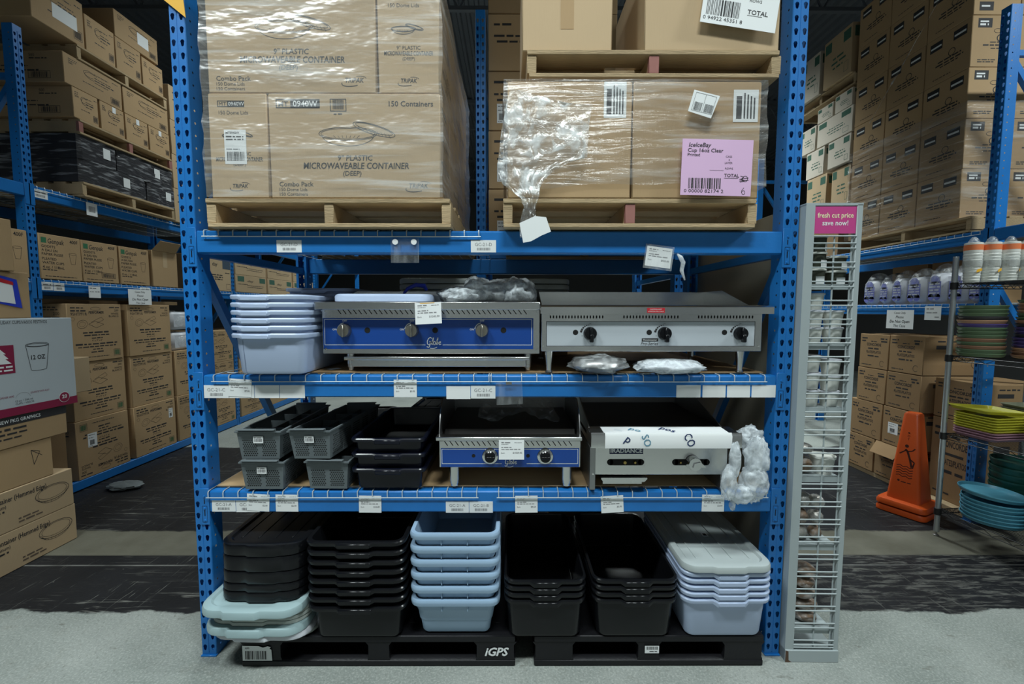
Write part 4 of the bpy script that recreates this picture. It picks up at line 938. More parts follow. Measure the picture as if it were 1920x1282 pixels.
for x in (-.004, W_-.002): m.prism([(x, .02, zt-.01), (x, .54, zt-.01), (x, .54, zt+.15), (x, .12, zt+.15), (x, .06, zt+.11), (x, .025, zt+.03)], (.004, 0, 0))
m.box(0, W_, .536, .54, zt-.01, zt+.15); m.build('splash_guard', STEELD, g)
m = MB(); x0, z0 = L(827, 875); x1, z1 = L(1086, 840); m.box(x0, x1, -.0016, 0, z0, z1); F = Face(m, (x0, -.0016, z0), (1, 0, 0), (0, 0, 1), .0004); w, h = x1-x0, z1-z0
F.frame(.004, .014, w-.005, h-.003, .0018, 1); F.rect(w*.44, .012, w*.62, .017, 0, 1.5); script(F, w*.46, .012, .028, 1, .0026)
for px in (888, 990): kx, kz = L(px, 854); F.disc(kx-x0, kz-z0, .008, m=2)
m.build('control_panel', [PBLUE, WINK, DARK], g)
for px in (919, 1022):
    kx, kz = L(px, 854.5); k = knob_bar(g, kx, -.002, kz, .034, CHROME, False, dep=.008)
    m = MB(); T = Matrix.Translation((kx, -.008, kz)) @ Matrix.Rotation(PI/2, 4, 'X'); q = MB(); q.lathe([(.024, 0), (.022, .018), (.001, .019)], n=20); m.add([T @ V(p) for p in q.v], q.f); m.box(kx-.02, kx+.02, -.034, -.02, kz-.006, kz+.006, c=.002); m.build('knob_cap', BLACK, k)
for x, y in ((.06, .045), (W_-.055, .045), (.06, .5), (W_-.055, .5)): leg(g, x, y, 0, zb, .024)
# bare steel griddle with a protective strip
rx0, rx1, ry = .432, .995, -.015
g = thing('countertop_griddle', 'bare steel griddle with white protective strip and one foil-wrapped knob, on the middle shelf', 'griddle', (rx0, ry, ZA)); W_ = rx1-rx0
def L(px, py, Y=None): p = PY(px, py, ry if Y is None else Y); return p.x-rx0, p.z-ZA
zb, zt = L(1107, 890)[1], L(1107, 838)[1]
m = MB(); m.box(0, W_+.03, 0, .60, zb, zt+.03, c=.002); F = Face(m, (0, 0, 0), (1, 0, 0), (0, 0, 1))
for a, b in ((1138, 1208), (1260, 1331)):
    xa, za = L(a, 872); xb, zz = L(b, 860.5); r = (zz-za)/2; F.rect(xa+r, za, xb-r, zz); F.disc(xa+r, za+r, r); F.disc(xb-r, za+r, r)
    F.frame(xa-.003, za-.002, xb+.003, zz+.002, .001, 2)
m.build('griddle_body', [STEEL, DARK, CHROME], g)
m = MB(); m.box(-.002, .022, -.001, .59, 0, zt, c=.001); m.build('side_panel', STEELD, g); m = MB(); m.box(W_+.004, W_+.03, .001, .59, 0, zt, c=.001); m.build('side_panel', STEELD, g)
lz0, lz1 = L(1107, 840, -.07)[1], L(1107, 808, -.03)[1]
pr = [(-.055, lz0), (-.058, lz0+.05), (-.05, lz0+.064), (-.03, lz1-.004), (.06, lz1), (.06, lz0+.03), (-.02, lz0+.004)]
m = MB(); m.prism([(-.008, y, z) for y, z in pr], (W_+.068, 0, 0)); m.build('front_ledge', STEEL, g)
m = MB(); st = [(-.0555, lz0-.001), (-.0588, lz0+.05), (-.0507, lz0+.0648), (-.0305, lz1-.0032), (.05, lz1+.0012)]
xa, xb = .05, W_+.018
m.loft([[(xa, y, z) for y, z in st], [(xb, y, z) for y, z in st]], closed=False)
Fs = Face(m, (0, -.0556, lz0), (1, 0, 0), (0, -.063, 1), .0012); Ft = Face(m, (0, -.045, lz1-.005), (1, 0, 0), (0, 1, .1), .0016)
def posco(x, col, sc=1):
    Fs.text('CO', x, .054, .034*sc, col, rot=-1.1, w=.058*sc, bold=.01); Ft.text('pos', x-.075, .062, .034*sc, col, rot=-.75, w=.065*sc, bold=.01)
posco(.375, 1); Fs.text('SO', .20, .052, .03, 2, rot=-1.2, w=.052, bold=.008); Ft.text('po', .165, .055, .03, 2, rot=-.7, w=.05, bold=.006)
Fs.text('p', .13, .032, .034, 1, rot=-.6, bold=.012); Ft.line([(.10, .05), (.13, .03)], .001, 2); Ft.line([(.105, .06), (.135, .04)], .001, 2)
m.build('protective_strip', [WHITE, mat('dark_blue_ink', (.01, .03, .12), .6), mat('light_blue_ink', (.12, .3, .42), .6)], g)
m = MB(); a, b = L(1143, 850), L(1206, 840); F = Face(m, (0, -.0008, 0), (1, 0, 0), (0, 0, 1), .0004); F.rect(a[0], a[1]-.002, b[0], b[1]+.012, 0); F.text('RADIANCE', a[0]+.012, a[1]+.004, .018, 1, w=b[0]-a[0]-.016, bold=.02, k=2)
for i in range(3): F.rect(a[0]+.003+i*.003, a[1]+.004, a[0]+.0045+i*.003, a[1]+.022, 1, 2)
m.build('name_badge', [mat('navy_badge', (.012, .02, .07), .5), WINK], g)
m = MB(); m.box(.02, W_+.01, .06, .585, lz1-.02, lz1-.004); m.build('griddle_plate', PLATE, g)
m = MB()
for x in (.0, W_+.022): m.prism([(x, .03, lz1-.03), (x, .60, lz1-.03), (x, .60, lz1+.13), (x, .5, lz1+.13), (x, .05, lz1)], (.004, 0, 0))
m.box(0, W_+.026, .596, .60, lz1-.03, lz1+.13); m.build('splash_guard', STEELD, g)
m = MB(); a, b = L(1126, 908), L(1212, 892); m.prism([(a[0], -.012, b[1]-.004), (b[0], -.012, b[1]-.004), (b[0], -.012, b[1]-.010), (b[0]-.012, -.012, b[1]-.022), (a[0]+.01, -.012, b[1]-.022), (a[0], -.012, b[1]-.010)], (0, .3, 0)); m.box(a[0]+.008, b[0]-.022, -.008, .3, a[1]+.006, b[1]-.022); m.build('drip_tray', STEEL, g)
kx, kz = L(1298, 866); k = knob_bar(g, kx, -.004, kz, .030, CHROME, False, dep=.03)
m = MB(); m.prism([(kx-.012, -.04, kz-.012), (kx+.044, -.04, kz-.010), (kx+.020, -.04, kz+.012), (kx-.006, -.04, kz+.006)], (0, .014, 0)); m.build('knob_grip', CHROME, k)
for px, r in ((1171, .0085), (1190, .006), (1275, .005)):
    kx, kz = L(px, 866); m = MB(); m.cyl((kx, .0, kz), (kx, -.010, kz), r, r*.8, 8); m.build('gas_valve', BRASS, g)
m = MB(); m.cyl((.012, 0, zb+.004), (.012, -.003, zb+.004), .005, .004, 8); m.build('screw', CHROME, g)
# things on and under the griddles
lidg = lid('pale grey tub lid lying on the large blue-panelled griddle', LILAC, (-.470, .03, ZC+.3037), .04, .43, .50, .034, .06, tab=.006, tw=.16)
def blob(mb, c, d, seed, amp=.25, n=26, k=11, sq=0, fr=2.2, bottom=None, m=0):
    rings = []
    for j in range(k+1):
        ph = -PI/2+PI*j/k; ring = []
        for i in range(n):
            th = 2*PI*i/n; u = V((math.cos(ph)*math.cos(th), math.cos(ph)*math.sin(th), math.sin(ph)))
            q = 1+amp*noise.noise(u*fr+V((seed, 0, 0)))+amp*.5*noise.noise(u*fr*2.7+V((seed, 5, 0)))+amp*.25*noise.noise(u*fr*6+V((0, seed, 0)))
            p = V((u.x*d[0], u.y*d[1], u.z*d[2]))*q+V(c)
            if bottom is not None: p.z = max(p.z, bottom+.002*abs(noise.noise(p*40)))
            ring.append(p)
        rings.append(ring)
    mb.loft(rings, m)
m = MB(); zg = ZC+.3005
blob(m, (-.14, .20, zg+.035), (.11, .16, .045), 1, .22, 40, 20, bottom=zg); blob(m, (-.07, .22, zg+.055), (.075, .12, .072), 9, .25, 40, 20, fr=1.6, bottom=zg); blob(m, (.02, .24, zg+.05), (.10, .14, .06), 5, .22, 40, 20, bottom=zg); blob(m, (.12, .22, zg+.05), (.085, .15, .07), 4, .24, 40, 20, bottom=zg)
tag(m.build('plastic_bag', BAG, None, ang=80), 'crumpled grey plastic bag heaped on the right of the large griddle', 'plastic bag')
m = MB(); p0 = V((-.44, .30, ZC+.347)); m.tube([p0, p0+V((.02, 0, .025)), p0+V((.06, .01, .045)), p0+V((.10, .01, .04)), p0+V((.11, .02, .02))], [.006, .009, .010, .012, .008], 8)
tag(m.build('blue_strap', BRIGHTB), 'bright blue plastic strap curled on the grey lid', 'strap')
def package(label, c, d, seed, inner, kind='wrapped_part', film_=BAG):
    t = thing(kind, label, 'package', c, 0, 'plastic-wrapped parts under the pale-panelled griddle'); m = MB()
    blob(m, (0, 0, d[2]), (d[0]*.88, d[1]*.86, d[2]*.85), seed, .12, bottom=.004); m.build('contents', inner, t)
    m = MB(); blob(m, (0, 0, d[2]), d, seed+3, .26, 36, 16, fr=2.4, bottom=0); m.build('clear_bag', film_, t, ang=80); return t
package('darker plastic-wrapped part under the pale-panelled griddle, on the left', (.462, -.0, ZC), (.125, .10, .038), 2, STEELD, film_=BAGL)
package('white plastic-wrapped part under the pale-panelled griddle, on the right', (.762, -.01, ZC), (.145, .10, .030), 7, OFFW)
# film hanging over the small griddle, bag hung beside the bare one
m = MB(); rows = []
for j in range(11):
    t = j/10; rows.append([(-.06+.36*i/14+.02*noise.noise(V((i*.4, j*.5, 0))), .09+.26*t, ZA+.395-.10*(1-t)+.02*noise.noise(V((i*.7, j*.6, 2)))-.02*math.sin(i*.6)) for i in range(15)])
m.loft(rows, closed=False); tag(m.build('clear_film', BAGL, None, ang=80), 'loose clear film draped at the back of the small griddle', 'plastic wrap')
m = MB()
def bl(px, py, Y, rx, rz, s, ry=.04, amp=.24): p = PY(px, py, Y); blob(m, p, (rx, ry, rz), s, amp, 40, 22, fr=2.3)
bl(1405, 820, .02, .055, .05, 1, .05, .3); bl(1418, 858, -.075, .050, .085, 4, .04); bl(1414, 905, -.085, .055, .08, 8, .04); bl(1367, 905, -.12, .032, .072, 12, .025); bl(1390, 926, -.10, .060, .038, 17, .03); bl(1378, 862, -.125, .024, .075, 23, .018, .25); bl(1373, 947, -.10, .012, .022, 29, .012)
tag(m.build('plastic_bag', BAG, None, ang=80), 'crumpled white plastic bag hanging over the beam at the right of the bare griddle', 'plastic bag')

# ------------------------------------------------------------------ price tags and clear sleeves
def price(label, cx, cy, w, h, Y, price_, tilt=0, lean=0, group='price tags', sleeve=False, head=None, shear=0):
    p = PY(cx, cy, Y); m = MB(); m.box(-w/2, w/2, 0, .0006, -h/2, h/2); F = Face(m, (-w/2, 0, -h/2), (1, 0, 0), (0, 0, 1), .0005)
    R = int(cx); F.greek(w*.1, h*.84, w*.35, h*.07, 1, R); F.greek(w*.62, h*.85, w*.3, h*.035, 1, R+1); F.greek(w*.1, h*.76, w*.3, h*.03, 1, R+2)
    F.greek(w*.1, h*.60, w*.4, h*.06, 1, R+3); F.greek(w*.1, h*.50, w*.75, h*.06, 1, R+4); F.text('Each', w*.09, h*.30, h*.075); F.text(price_, w*.92, h*.30, h*.09, 1, 'r', bold=.014)
    if head: F.rect(w*.2, h*.955, w*.75, h*.985, 2)
    o = m.build('price_tag', [WHITE, GINK, YELLOWC], None, p, (lean, tilt, 0)); tag(o, label, 'price tag', group)
    if sleeve:
        s = MB(); s.box(-w*.56, w*.56, -.0015, -.001, -h*.62, h*.60); s.box(-w*.56, w*.56, .0012, .0018, -h*.62, h*.60); s.build('clear_sleeve', SLEEVE, o)
    return o
price('price tag reading $1245.99 on the blue panel of the large griddle', 803, 587, .110, .090, -.036, '$1245.99', -.05, -.12, head=1)
price('price tag hung in front of the small two-knob griddle', 959, 843, .108, .083, -.035, '$1029.95', 0, -.1)
price('price tag in a tilted clear sleeve under the top beam, reading $925.00', 1235, 482, .108, .083, -.012, '$925.00', .13, -.05, sleeve=True)
for cx, cy, pr_, ti, lab in ((450, 727, '$7.99', .06, 'price tag reading $7.99, left end of the upper griddle shelf'), (760, 728, '$5.95', 0, 'price tag reading $5.95 on the upper griddle shelf beam'),
        (484, 942, '$2.99', .06, 'tilted price tag reading $2.99 under the left baskets'), (538, 943, '$2.99', .01, 'straight price tag reading $2.99 under the right baskets'),
        (694, 945, '$10.49', .01, 'price tag reading $10.49 under the navy-black tubs'), (987, 945, '$4.54', -.01, 'price tag reading $4.54 under the small griddle'),
        (1148, 945, '$3.95', -.06, 'tilted price tag reading $3.95 under the bare steel griddle'), (1337, 943, '$3.99', .01, 'price tag reading $3.99 beside the hanging plastic bag')):
    price(lab, cx, cy, .098, .076, -.0057, pr_, ti)
def sleeve(label, cx, cy, w, h, Y, tilt, magnets):
    t = thing('clear_sleeve', label, 'tag sleeve', PY(cx, cy, Y), (0, tilt, 0)); m = MB(); m.box(-w/2, w/2, 0, .0012, -h/2, h/2, c=.0004); m.build('sleeve_pocket', SLEEVE, t)
    if magnets:
        for x in (-w*.33, w*.33): m = MB(); m.cyl((x, -.0005, h*.36), (x, -.004, h*.36), .012, n=14); m.build('magnet_button', WHITE, t)
    else: m = MB(); m.box(-.012, .012, -.002, -.0004, h*.38, h*.5); m.build('clip', STEELD, t)
sleeve('empty clear sleeve with two white buttons on the top blue beam', 759, 470, .118, .10, -.012, 0, True)
sleeve('empty clear sleeve hanging from the upper griddle shelf beam', 955, 737, .112, .098, -.016, -.04, False)
m = MB(); p = PY(1270, 482, -.004); pts = [PY(a, b, -.026-.004*math.sin(i*1.1)) for i, (a, b) in enumerate(((1270, 476), (1276, 482), (1281, 492), (1278, 507), (1284, 525)))]; m.tube(pts, [.003, .009, .010, .008, .003], 8)
tag(m.build('plastic_twist', BAG, None, ang=80), 'twisted strip of clear plastic hanging beside the $925.00 tag', 'plastic strip')
m = MB(); q = PZ(625, 692, ZC+.0005); m.prism([(q.x-.03, q.y, q.z), (q.x+.0, q.y-.02, q.z), (q.x+.03, q.y+.02, q.z), (q.x, q.y+.05, q.z)], (0, 0, .0006)); tag(m.build('paper_tag', WHITE), 'small paper tag lying on the shelf at the left foot of the large griddle', 'paper')

# ------------------------------------------------------------------ slim wire display rack by the right post
PR = thing('wire_display_rack', 'tall narrow grey wire display rack headed by a pink sign, against the right post', 'display rack', (1.301, -.035, 0), -.02)
PW, PH, PD = .232, 1.985, .115
m = MB(); m.prism([(0, 0, .0), (.036, -.002, .0), (.036, .03, .0), (.008, PD, .0), (0, PD, .0)], (0, 0, PH)); m.build('side_post', RGREY, PR)
m = MB(); m.box(PW-.024, PW, 0, .028, 0, PH, c=.002); m.build('side_post', RGREY, PR)
m = MB(); m.box(.0, PW, -.006, PD, 0, .055, c=.002); b = m.build('base_plinth', RGREY, PR)
m = MB(); m.prism([(-.0005, -.0066, .0), (.028, -.0066, .0), (.014, -.0066, .010), (.012, -.0066, .05), (-.0005, -.0066, .055)], (0, .0004, 0)); m.build('rust_patch', RUST, b)
m = MB(); m.box(.0, PW, 0, PD, PH-.006, PH+.004); m.build('top_cap', RGREY, PR)
m = MB(); z = .078
while z < 1.84:
    for dz in (0, .021): m.cyl((.034, .0, z+dz), (PW-.022, .0, z+dz), .0031, n=6)
    z += .0785
m.cyl((.036, 0, .066), (PW-.022, 0, .066), .0031, n=6); m.cyl((.036, 0, 1.855), (PW-.022, 0, 1.855), .0031, n=6)
m.cyl((.125, .006, .06), (.125, .006, 1.855), .0034, n=6); m.cyl((PW-.036, .006, .06), (PW-.036, .006, 1.855), .003, n=6); m.build('wire_grille', RGREY, PR)
m = MB(); m.box(.037, PW-.025, .002, .006, 1.866, 1.975); F = Face(m, (.037, .002, 1.866), (1, 0, 0), (0, 0, 1), .0005); w = PW-.062
F.text('fresh cut price', w/2, .064, .020, 1, 'c', w=w*.86, bold=.014); F.text('save now!', w/2, .033, .020, 2, 'c', w=w*.62, bold=.014); m.build('sign_card', [MAGENTA, PALEY, WINK], PR)
PZS = []
for py in (534, 645, 762, 890, 1016, 1170):
    z = PY(1540, py, .0).z; PZS.append(z); m = MB(); m.box(.03, PW-.022, .012, PD-.004, z-.004, z, c=.001); m.box(.03, PW-.022, .010, .013, z-.022, z+.002); m.prism([(.037, .02, z-.004), (.037, .09, z-.004), (.037, .02, z-.06)], (.002, 0, 0)); m.build('tray_shelf', RGREY, PR)
def tup(label, loc, r0, r1, h, body, lidm, cat='container', group=None, lidh=.008, name='lidded_container', paper=False):
    t = thing(name, label, cat, loc, 0, group); m = MB(); m.lathe([(.001, 0), (r0*.95, 0), (r0, .003), (r1, h-lidh)], n=24, cap0=True); m.build('cup', body, t)
    m = MB(); m.lathe([(r1, h-lidh-.001), (r1+.004, h-lidh), (r1+.004, h-.002), (r1, h), (r1-.006, h-.002), (.001, h-.002)], n=24); m.build('lid', lidm, t)
    if paper: m = MB(); m.box(-r1*.5, r1*.45, -r1*.96, -r1*.94, h*.05, h*.5); m.build('paper_label', WHITE, t)
    return t
px0 = 1.301; yb = .022
def col(n, x, z, h, kind, body, lidm, r0, r1, where, group, y=yb, paper=False):
    f = None
    for i in range(n):
        lab = '%s, %s of the pile %s' % (kind, nth(i, n), where); p = (x, y, z+i*(h+.0006))
        if f is None: f = tup(lab, p, r0, r1, h, body, lidm, 'container', group, paper=paper)
        else: dup(f, p, .4*i, lab)
gd, gw = 'dark salad containers in the display rack', 'white lidded cups in the display rack'
col(3, px0+.0875, PZS[0]+.0004, .068, 'dark white-lidded container', SALAD, CUPW, .034, .038, 'at upper left of the display rack', gd, paper=True)
col(2, px0+.1745, PZS[0]+.0004, .060, 'dark white-lidded container', SALAD, CUPW, .034, .038, 'at upper right of the display rack', gd, paper=True)
col(3, px0+.0875, PZS[1]+.0004, .072, 'white lidded cup', CUPW, OFFW, .031, .038, 'on the left of the second tray', gw)
col(2, px0+.1745, PZS[1]+.0004, .072, 'white lidded cup', CUPW, OFFW, .031, .038, 'on the right of the second tray', gw)
col(3, px0+.0875, PZS[2]+.0004, .074, 'white lidded cup', CUPW, OFFW, .031, .038, 'on the left of the third tray', gw)
col(3, px0+.1745, PZS[2]+.0004, .068, 'white lidded cup', CUPW, OFFW, .031, .038, 'on the right of the third tray', gw)
t = thing('deli_tub', 'white tub with an open rim on the fourth tray of the display rack', 'container', (px0+.168, yb+.008, PZS[3]+.0004)); m = MB(); m.lathe([(.001, 0), (.036, 0), (.047, .07), (.051, .071), (.051, .080), (.046, .082), (.044, .074), (.001, .072)], n=26, cap0=True); m.build('tub_body', CUPW, t)
m = MB(); F = Face(m, (-.016, -.0465, .01), (1, 0, 0), (0, .1, 1), .0006); F.bars(0, .004, .034, .024, 0, 3); m.build('barcode_label', GINK, t)
def foody(label, loc, d, seed, inner, group, name='wrapped_food'):
    t = thing(name, label, 'food package', loc, seed*.7, group); m = MB(); blob(m, (0, 0, d[2]), d, seed, .08, bottom=0); m.build('contents', inner, t)
    m = MB(); blob(m, (0, 0, d[2]), tuple(x*1.06 for x in d), seed+1, .05, fr=3, bottom=0); m.build('clear_bag', BAGL, t, ang=80); return t
gf = 'wrapped food in the display rack'
foody('wrapped brown snack on the fourth tray, beside the white tub', (px0+.086, yb+.01, PZS[3]+.0004), (.030, .034, .036), 1, BREAD, gf)
foody('foil snack on top of the wrapped brown snack, fourth tray', (px0+.088, yb+.01, PZS[3]+.088), (.034, .03, .022), 2, FOIL, gf)
for i in range(3):
    foody('foil-wrapped snack, %s of the left pile on the fifth tray' % nth(i, 3), (px0+.086, yb+.012, PZS[4]+.0004+i*.074), (.028, .033, .033), 3+i, (FOIL, BREAD, FOIL)[i], gf)
    foody('foil-wrapped snack, %s of the right pile on the fifth tray' % nth(i, 3), (px0+.151, yb+.012, PZS[4]+.0004+i*.070), (.026, .033, .031), 13+i, (BREAD, FOIL, FOIL)[i], gf)
for i in range(5):
    foody('round brown wrapped pack, %s of the pile on the lowest tray' % nth(i, 5), (px0+.118, yb+.024, PZS[5]+.0004+i*.053), (.063-.002*i, .046, .0235), 30+i, BREAD, gf, 'wrapped_food')
# ------------------------------------------------------------------ left aisle
Q = PI/2; XL = -3.6
def pr_perf(F, w, h):
    F.greek(w*.06, h*.92, w*.22, h*.028, 1, 1); F.greek(w*.06, h*.87, w*.26, h*.028, 1, 2); F.text('95HTPF1R', w*.06, h*.80, h*.05, w=w*.28)
    F.ell(w*.5, h*.915, w*.09, h*.03, .002); F.text('PERFORMER', w*.37, h*.83, h*.045, w=w*.28, bold=.016, shear=.2)
    F.greek(w*.76, h*.93, w*.2, h*.025, 1, 3); F.text('200', w*.94, h*.87, h*.04, 1, 'r'); F.text('WHITE', w*.94, h*.81, h*.035, 1, 'r'); F.text('BLANCO', w*.94, h*.765, h*.035, 1, 'r'); F.ell(w*.09, h*.74, w*.03, h*.03, .0015)
    F.ell(w*.25, h*.65, w*.09, h*.07, .002, tilt=.3); F.ell(w*.25, h*.65, w*.055, h*.04, .0015, tilt=.3)
    F.line([(w*.36, h*.65), (w*.5, h*.58), (w*.64, h*.64), (w*.48, h*.70), (w*.36, h*.65)], .0022); F.line([(w*.40, h*.68), (w*.60, h*.77), (w*.64, h*.72), (w*.5, h*.66)], .002)
    F.greek(w*.5, h*.49, w*.5, h*.035, 1, 4, 'c'); F.greek(w*.5, h*.445, w*.46, h*.026, 1, 5, 'c'); F.greek(w*.5, h*.395, w*.2, h*.024, 1, 6, 'c'); F.text('9" x 9" x 3"', w*.5, h*.345, h*.03, 1, 'c')
    F.greek(w*.5, h*.29, w*.78, h*.035, 1, 7, 'c'); F.greek(w*.5, h*.245, w*.7, h*.026, 1, 8, 'c'); F.greek(w*.5, h*.20, w*.18, h*.024, 1, 9, 'c'); F.greek(w*.5, h*.15, w*.25, h*.028, 1, 10, 'c')
    F.greek(w*.5, h*.07, w*.42, h*.016, 1, 11, 'c'); F.frame(w*.80, h*.06, w*.93, h*.18, .002); F.bars(w*.815, h*.075, w*.915, h*.165, 2, 5)
def pr_perf_down(F, w, h):
    G = Face(F.mb, F.p(w, h, 0), -F.r, -F.u, F.e); pr_perf(G, w, h)
def pr_perf_end(F, w, h): F.greek(w*.55, h*.93, w*.3, h*.025, 1, 3); F.greek(w*.6, h*.89, w*.28, h*.025, 1, 3); F.text('200', w*.9, h*.81, h*.05, 1, 'r'); F.greek(w*.55, h*.76, w*.35, h*.03)
def pr_gen(F, w, h):
    F.rect(w*.05, h*.80, w*.17, h*.92, 2); F.text('Genpak', w*.20, h*.80, h*.11, w=w*.38, bold=.006, shear=.1); F.text('400F', w*.72, h*.86, h*.08, w=w*.2, bold=.01)
    for i, s in enumerate(('GODETS', 'A EAU EN', 'PAPIER PLISSE', 'PLEATED', 'WATER CUPS')): F.text(s, w*.05, h*(.70-.085*i-(.02 if i > 2 else 0)), h*.055, bold=.006)
    F.text('4 oz. / 118mL', w*.05, h*.24, h*.06, bold=.008); F.greek(w*.05, h*.20, w*.35, h*.025)
    F.ell(w*.78, h*.62, w*.09, h*.025, .0018); F.line([(w*.69, h*.62), (w*.73, h*.38), (w*.83, h*.38), (w*.87, h*.62)], .0018)
    F.greek(w*.1, h*.06, w*.75, h*.022, 1, 3)
def pr_gen_bar(F, w, h): pr_gen(F, w, h); F.frame(w*.50, h*.12, w*.9, h*.25, .003); F.bars(w*.53, h*.14, w*.87, h*.23)
def pr_plates(F, w, h):
    F.ell(w*.42, h*.70, w*.10, h*.1, .003, t0=.6, t1=5.4); F.ell(w*.46, h*.66, w*.12, h*.11, .003, t0=.8, t1=5.0)
    F.greek(w*.5, h*.78, w*.25, h*.03, 1, 1); F.greek(w*.5, h*.66, w*.30, h*.03, 1, 2); F.greek(w*.5, h*.58, w*.34, h*.045, 1, 3); F.greek(w*.5, h*.5, w*.24, h*.03, 1, 4)
    F.greek(w*.08, h*.85, w*.14, h*.03, 1, 6); F.greek(w*.08, h*.79, w*.12, h*.03, 1, 7); F.greek(w*.82, h*.84, w*.12, h*.03, 1, 8); F.text('500', w*.08, h*.70, h*.07)
    F.frame(w*.78, h*.1, w*.95, h*.32, .003); F.bars(w*.80, h*.13, w*.93, h*.29, 1, 8); F.greek(w*.3, h*.35, w*.35, h*.03, 1, 9)
def pr_plate_end(F, w, h): F.text('500', w*.62, h*.82, h*.09); F.greek(w*.62, h*.74, w*.2, h*.05); F.greek(w*.30, h*.5, w*.3, h*.05, 1, 2); F.greek(w*.12, h*.36, w*.6, h*.06, 1, 3); F.frame(w*.6, h*.12, w*.85, h*.36, .003); F.bars(w*.63, h*.15, w*.82, h*.33)
PM = [CARD, INK, GREEN]
lab2 = lambda F, w, h: (F.greek(w*.1, h*.85, w*.7, h*.05), F.bars(w*.2, h*.15, w*.7, h*.5, 1, 4), F.greek(w*.1, h*.65, w*.5, h*.05), F.greek(w*.1, h*.06, w*.4, h*.04))
GB = 'large food-container cartons at floor level in the left rack'
for ci, (y0, w, nm) in enumerate(((1.79, .51, 'first'), (2.365, .525, 'second'), (2.93, .53, 'third'))):
    for k in range(3):
        if ci == 2 and k == 2: continue
        fn = pr_perf_down if (ci == 0 and k == 0) else pr_perf
        st = ()
        if ci == 0 and k == 0: st = [('front', .10, .26, .085, .12, lab2)]
        if ci == 1 and k == 0: st = [('front', .43, .30, .055, .10, lab2)]
        if ci == 0: w_, off = w, (0, .005, -.01)[k]
        carton('large printed carton, %s layer of the %s stack along the left rack at floor level' % (('bottom', 'middle', 'top')[k], nm), (w, .60, .503), (XL+.0-(.01 if k == 1 else 0), y0+w/2+(0, .008, -.004)[k], .0895+k*.5045), Q, PM, [('front', fn), ('left', pr_perf_end)], GB, stickers=st)
# white paper bundles over the third stack
def bundle(label, loc, d, seed, mm, group, film_=BAGL, name='wrapped_bundle', rot=0):
    t = thing(name, label, 'package', loc, rot, group); m = MB(); m.box(-d[0], d[0], -d[1], d[1], 0, 2*d[2], c=.03); m.build('contents', mm, t)
    m = MB(); blob(m, (0, 0, d[2]), (d[0]*1.2, d[1]*1.2, d[2]*1.1), seed, .05, 28, 14, fr=3, bottom=0); m.build('clear_bag', film_, t, ang=80); return t
for i in range(2): bundle('white wrapped paper bundle, %s of the pair on the left rack third carton stack' % ('lower', 'upper')[i], (XL-.16, 3.11, 1.0985+i*.232), (.12, .15, .10), 2+i, OFFW, 'white bundles in the left rack')
GN = 'pleated-cup cartons on the left rack shelf'; zs = 1.7945
for i, (y0, w, fn, nm) in enumerate(((1.195, .33, pr_gen, 'nearest, left of the blue post'), (1.605, .335, pr_gen, 'just right of the blue post'), (1.945, .345, pr_gen_bar, 'barcode panel at lower right'), (2.31, .335, pr_gen, 'third right of the blue post'))):
    carton('carton of pleated cups on the left rack shelf, %s' % nm, (w, .5, .355), (XL+.005, y0+w/2, zs), Q, PM, [('front', fn)], GN)
carton('plain carton with a raised flap at the far end of the pleated-cup row', (.34, .5, .37), (XL+.0, 2.86, zs), Q, [CARD, INK], (), None, flap=('front', .9), tape=True)
# lower part of the same bay: low cartons and a folded sheet behind the large ones
tag(MB().box(-4.45, -3.75, 1.66, 3.2, 1.6035, 1.64, c=.003).build('cardboard_sheet', CARD), 'cardboard sheet lying flat across the large cartons in the left rack', 'cardboard')
m = MB(); w, h = .27, .15; F = Face(m, (0, 0, 0), (0, 1, 0), (0, 0, 1), .0006); F.rect(0, 0, w, h, 0, 0); m.add([(-.001, 0, 0), (-.001, w, 0), (-.001, w, h), (-.001, 0, h)], [(3, 2, 1, 0)])
F.text('Cases Only', w/2, h*.78, h*.12, 1, 'c'); F.text('Please', w/2, h*.53, h*.14, 1, 'c', shear=.2); F.text('Do Not Open', w/2, h*.28, h*.15, 1, 'c', bold=.012, shear=.2); F.text('The Case', w/2, h*.06, h*.13, 1, 'c', shear=.2)
tag(m.build('notice_card', [WHITE, INK], None, (XL+.022, 2.36, 1.60)), 'white notice card hanging from the shelf beam of the left rack', 'sign')
m = MB(); F = Face(m, (0, 0, 0), (0, 1, 0), (0, 0, 1), .0006); F.rect(0, 0, .11, .10, 0, 0); F.greek(.01, .08, .06, .01); F.greek(.01, .05, .04, .008); F.greek(.06, .05, .04, .01); m.add([(-.001, 0, 0), (-.001, .11, 0), (-.001, .11, .1), (-.001, 0, .1)], [(3, 2, 1, 0)])
tag(m.build('price_tag', [WHITE, GINK], None, (XL+.020, 1.97, 1.655)), 'small price tag hanging from the shelf beam of the left rack', 'price tag')
m = MB(); F = Face(m, (0, 0, 0), (0, 1, 0), (0, 0, 1), .0006); F.rect(0, 0, .10, .11, 0, 0); F.bars(.02, .03, .08, .08); m.add([(-.001, 0, 0), (-.001, .1, 0), (-.001, .1, .11), (-.001, 0, .11)], [(3, 2, 1, 0)])
tag(m.build('price_tag', [WHITE, GINK], None, (XL+.020, 2.00, 2.37)), 'white tag hanging from the high beam of the left rack', 'price tag')
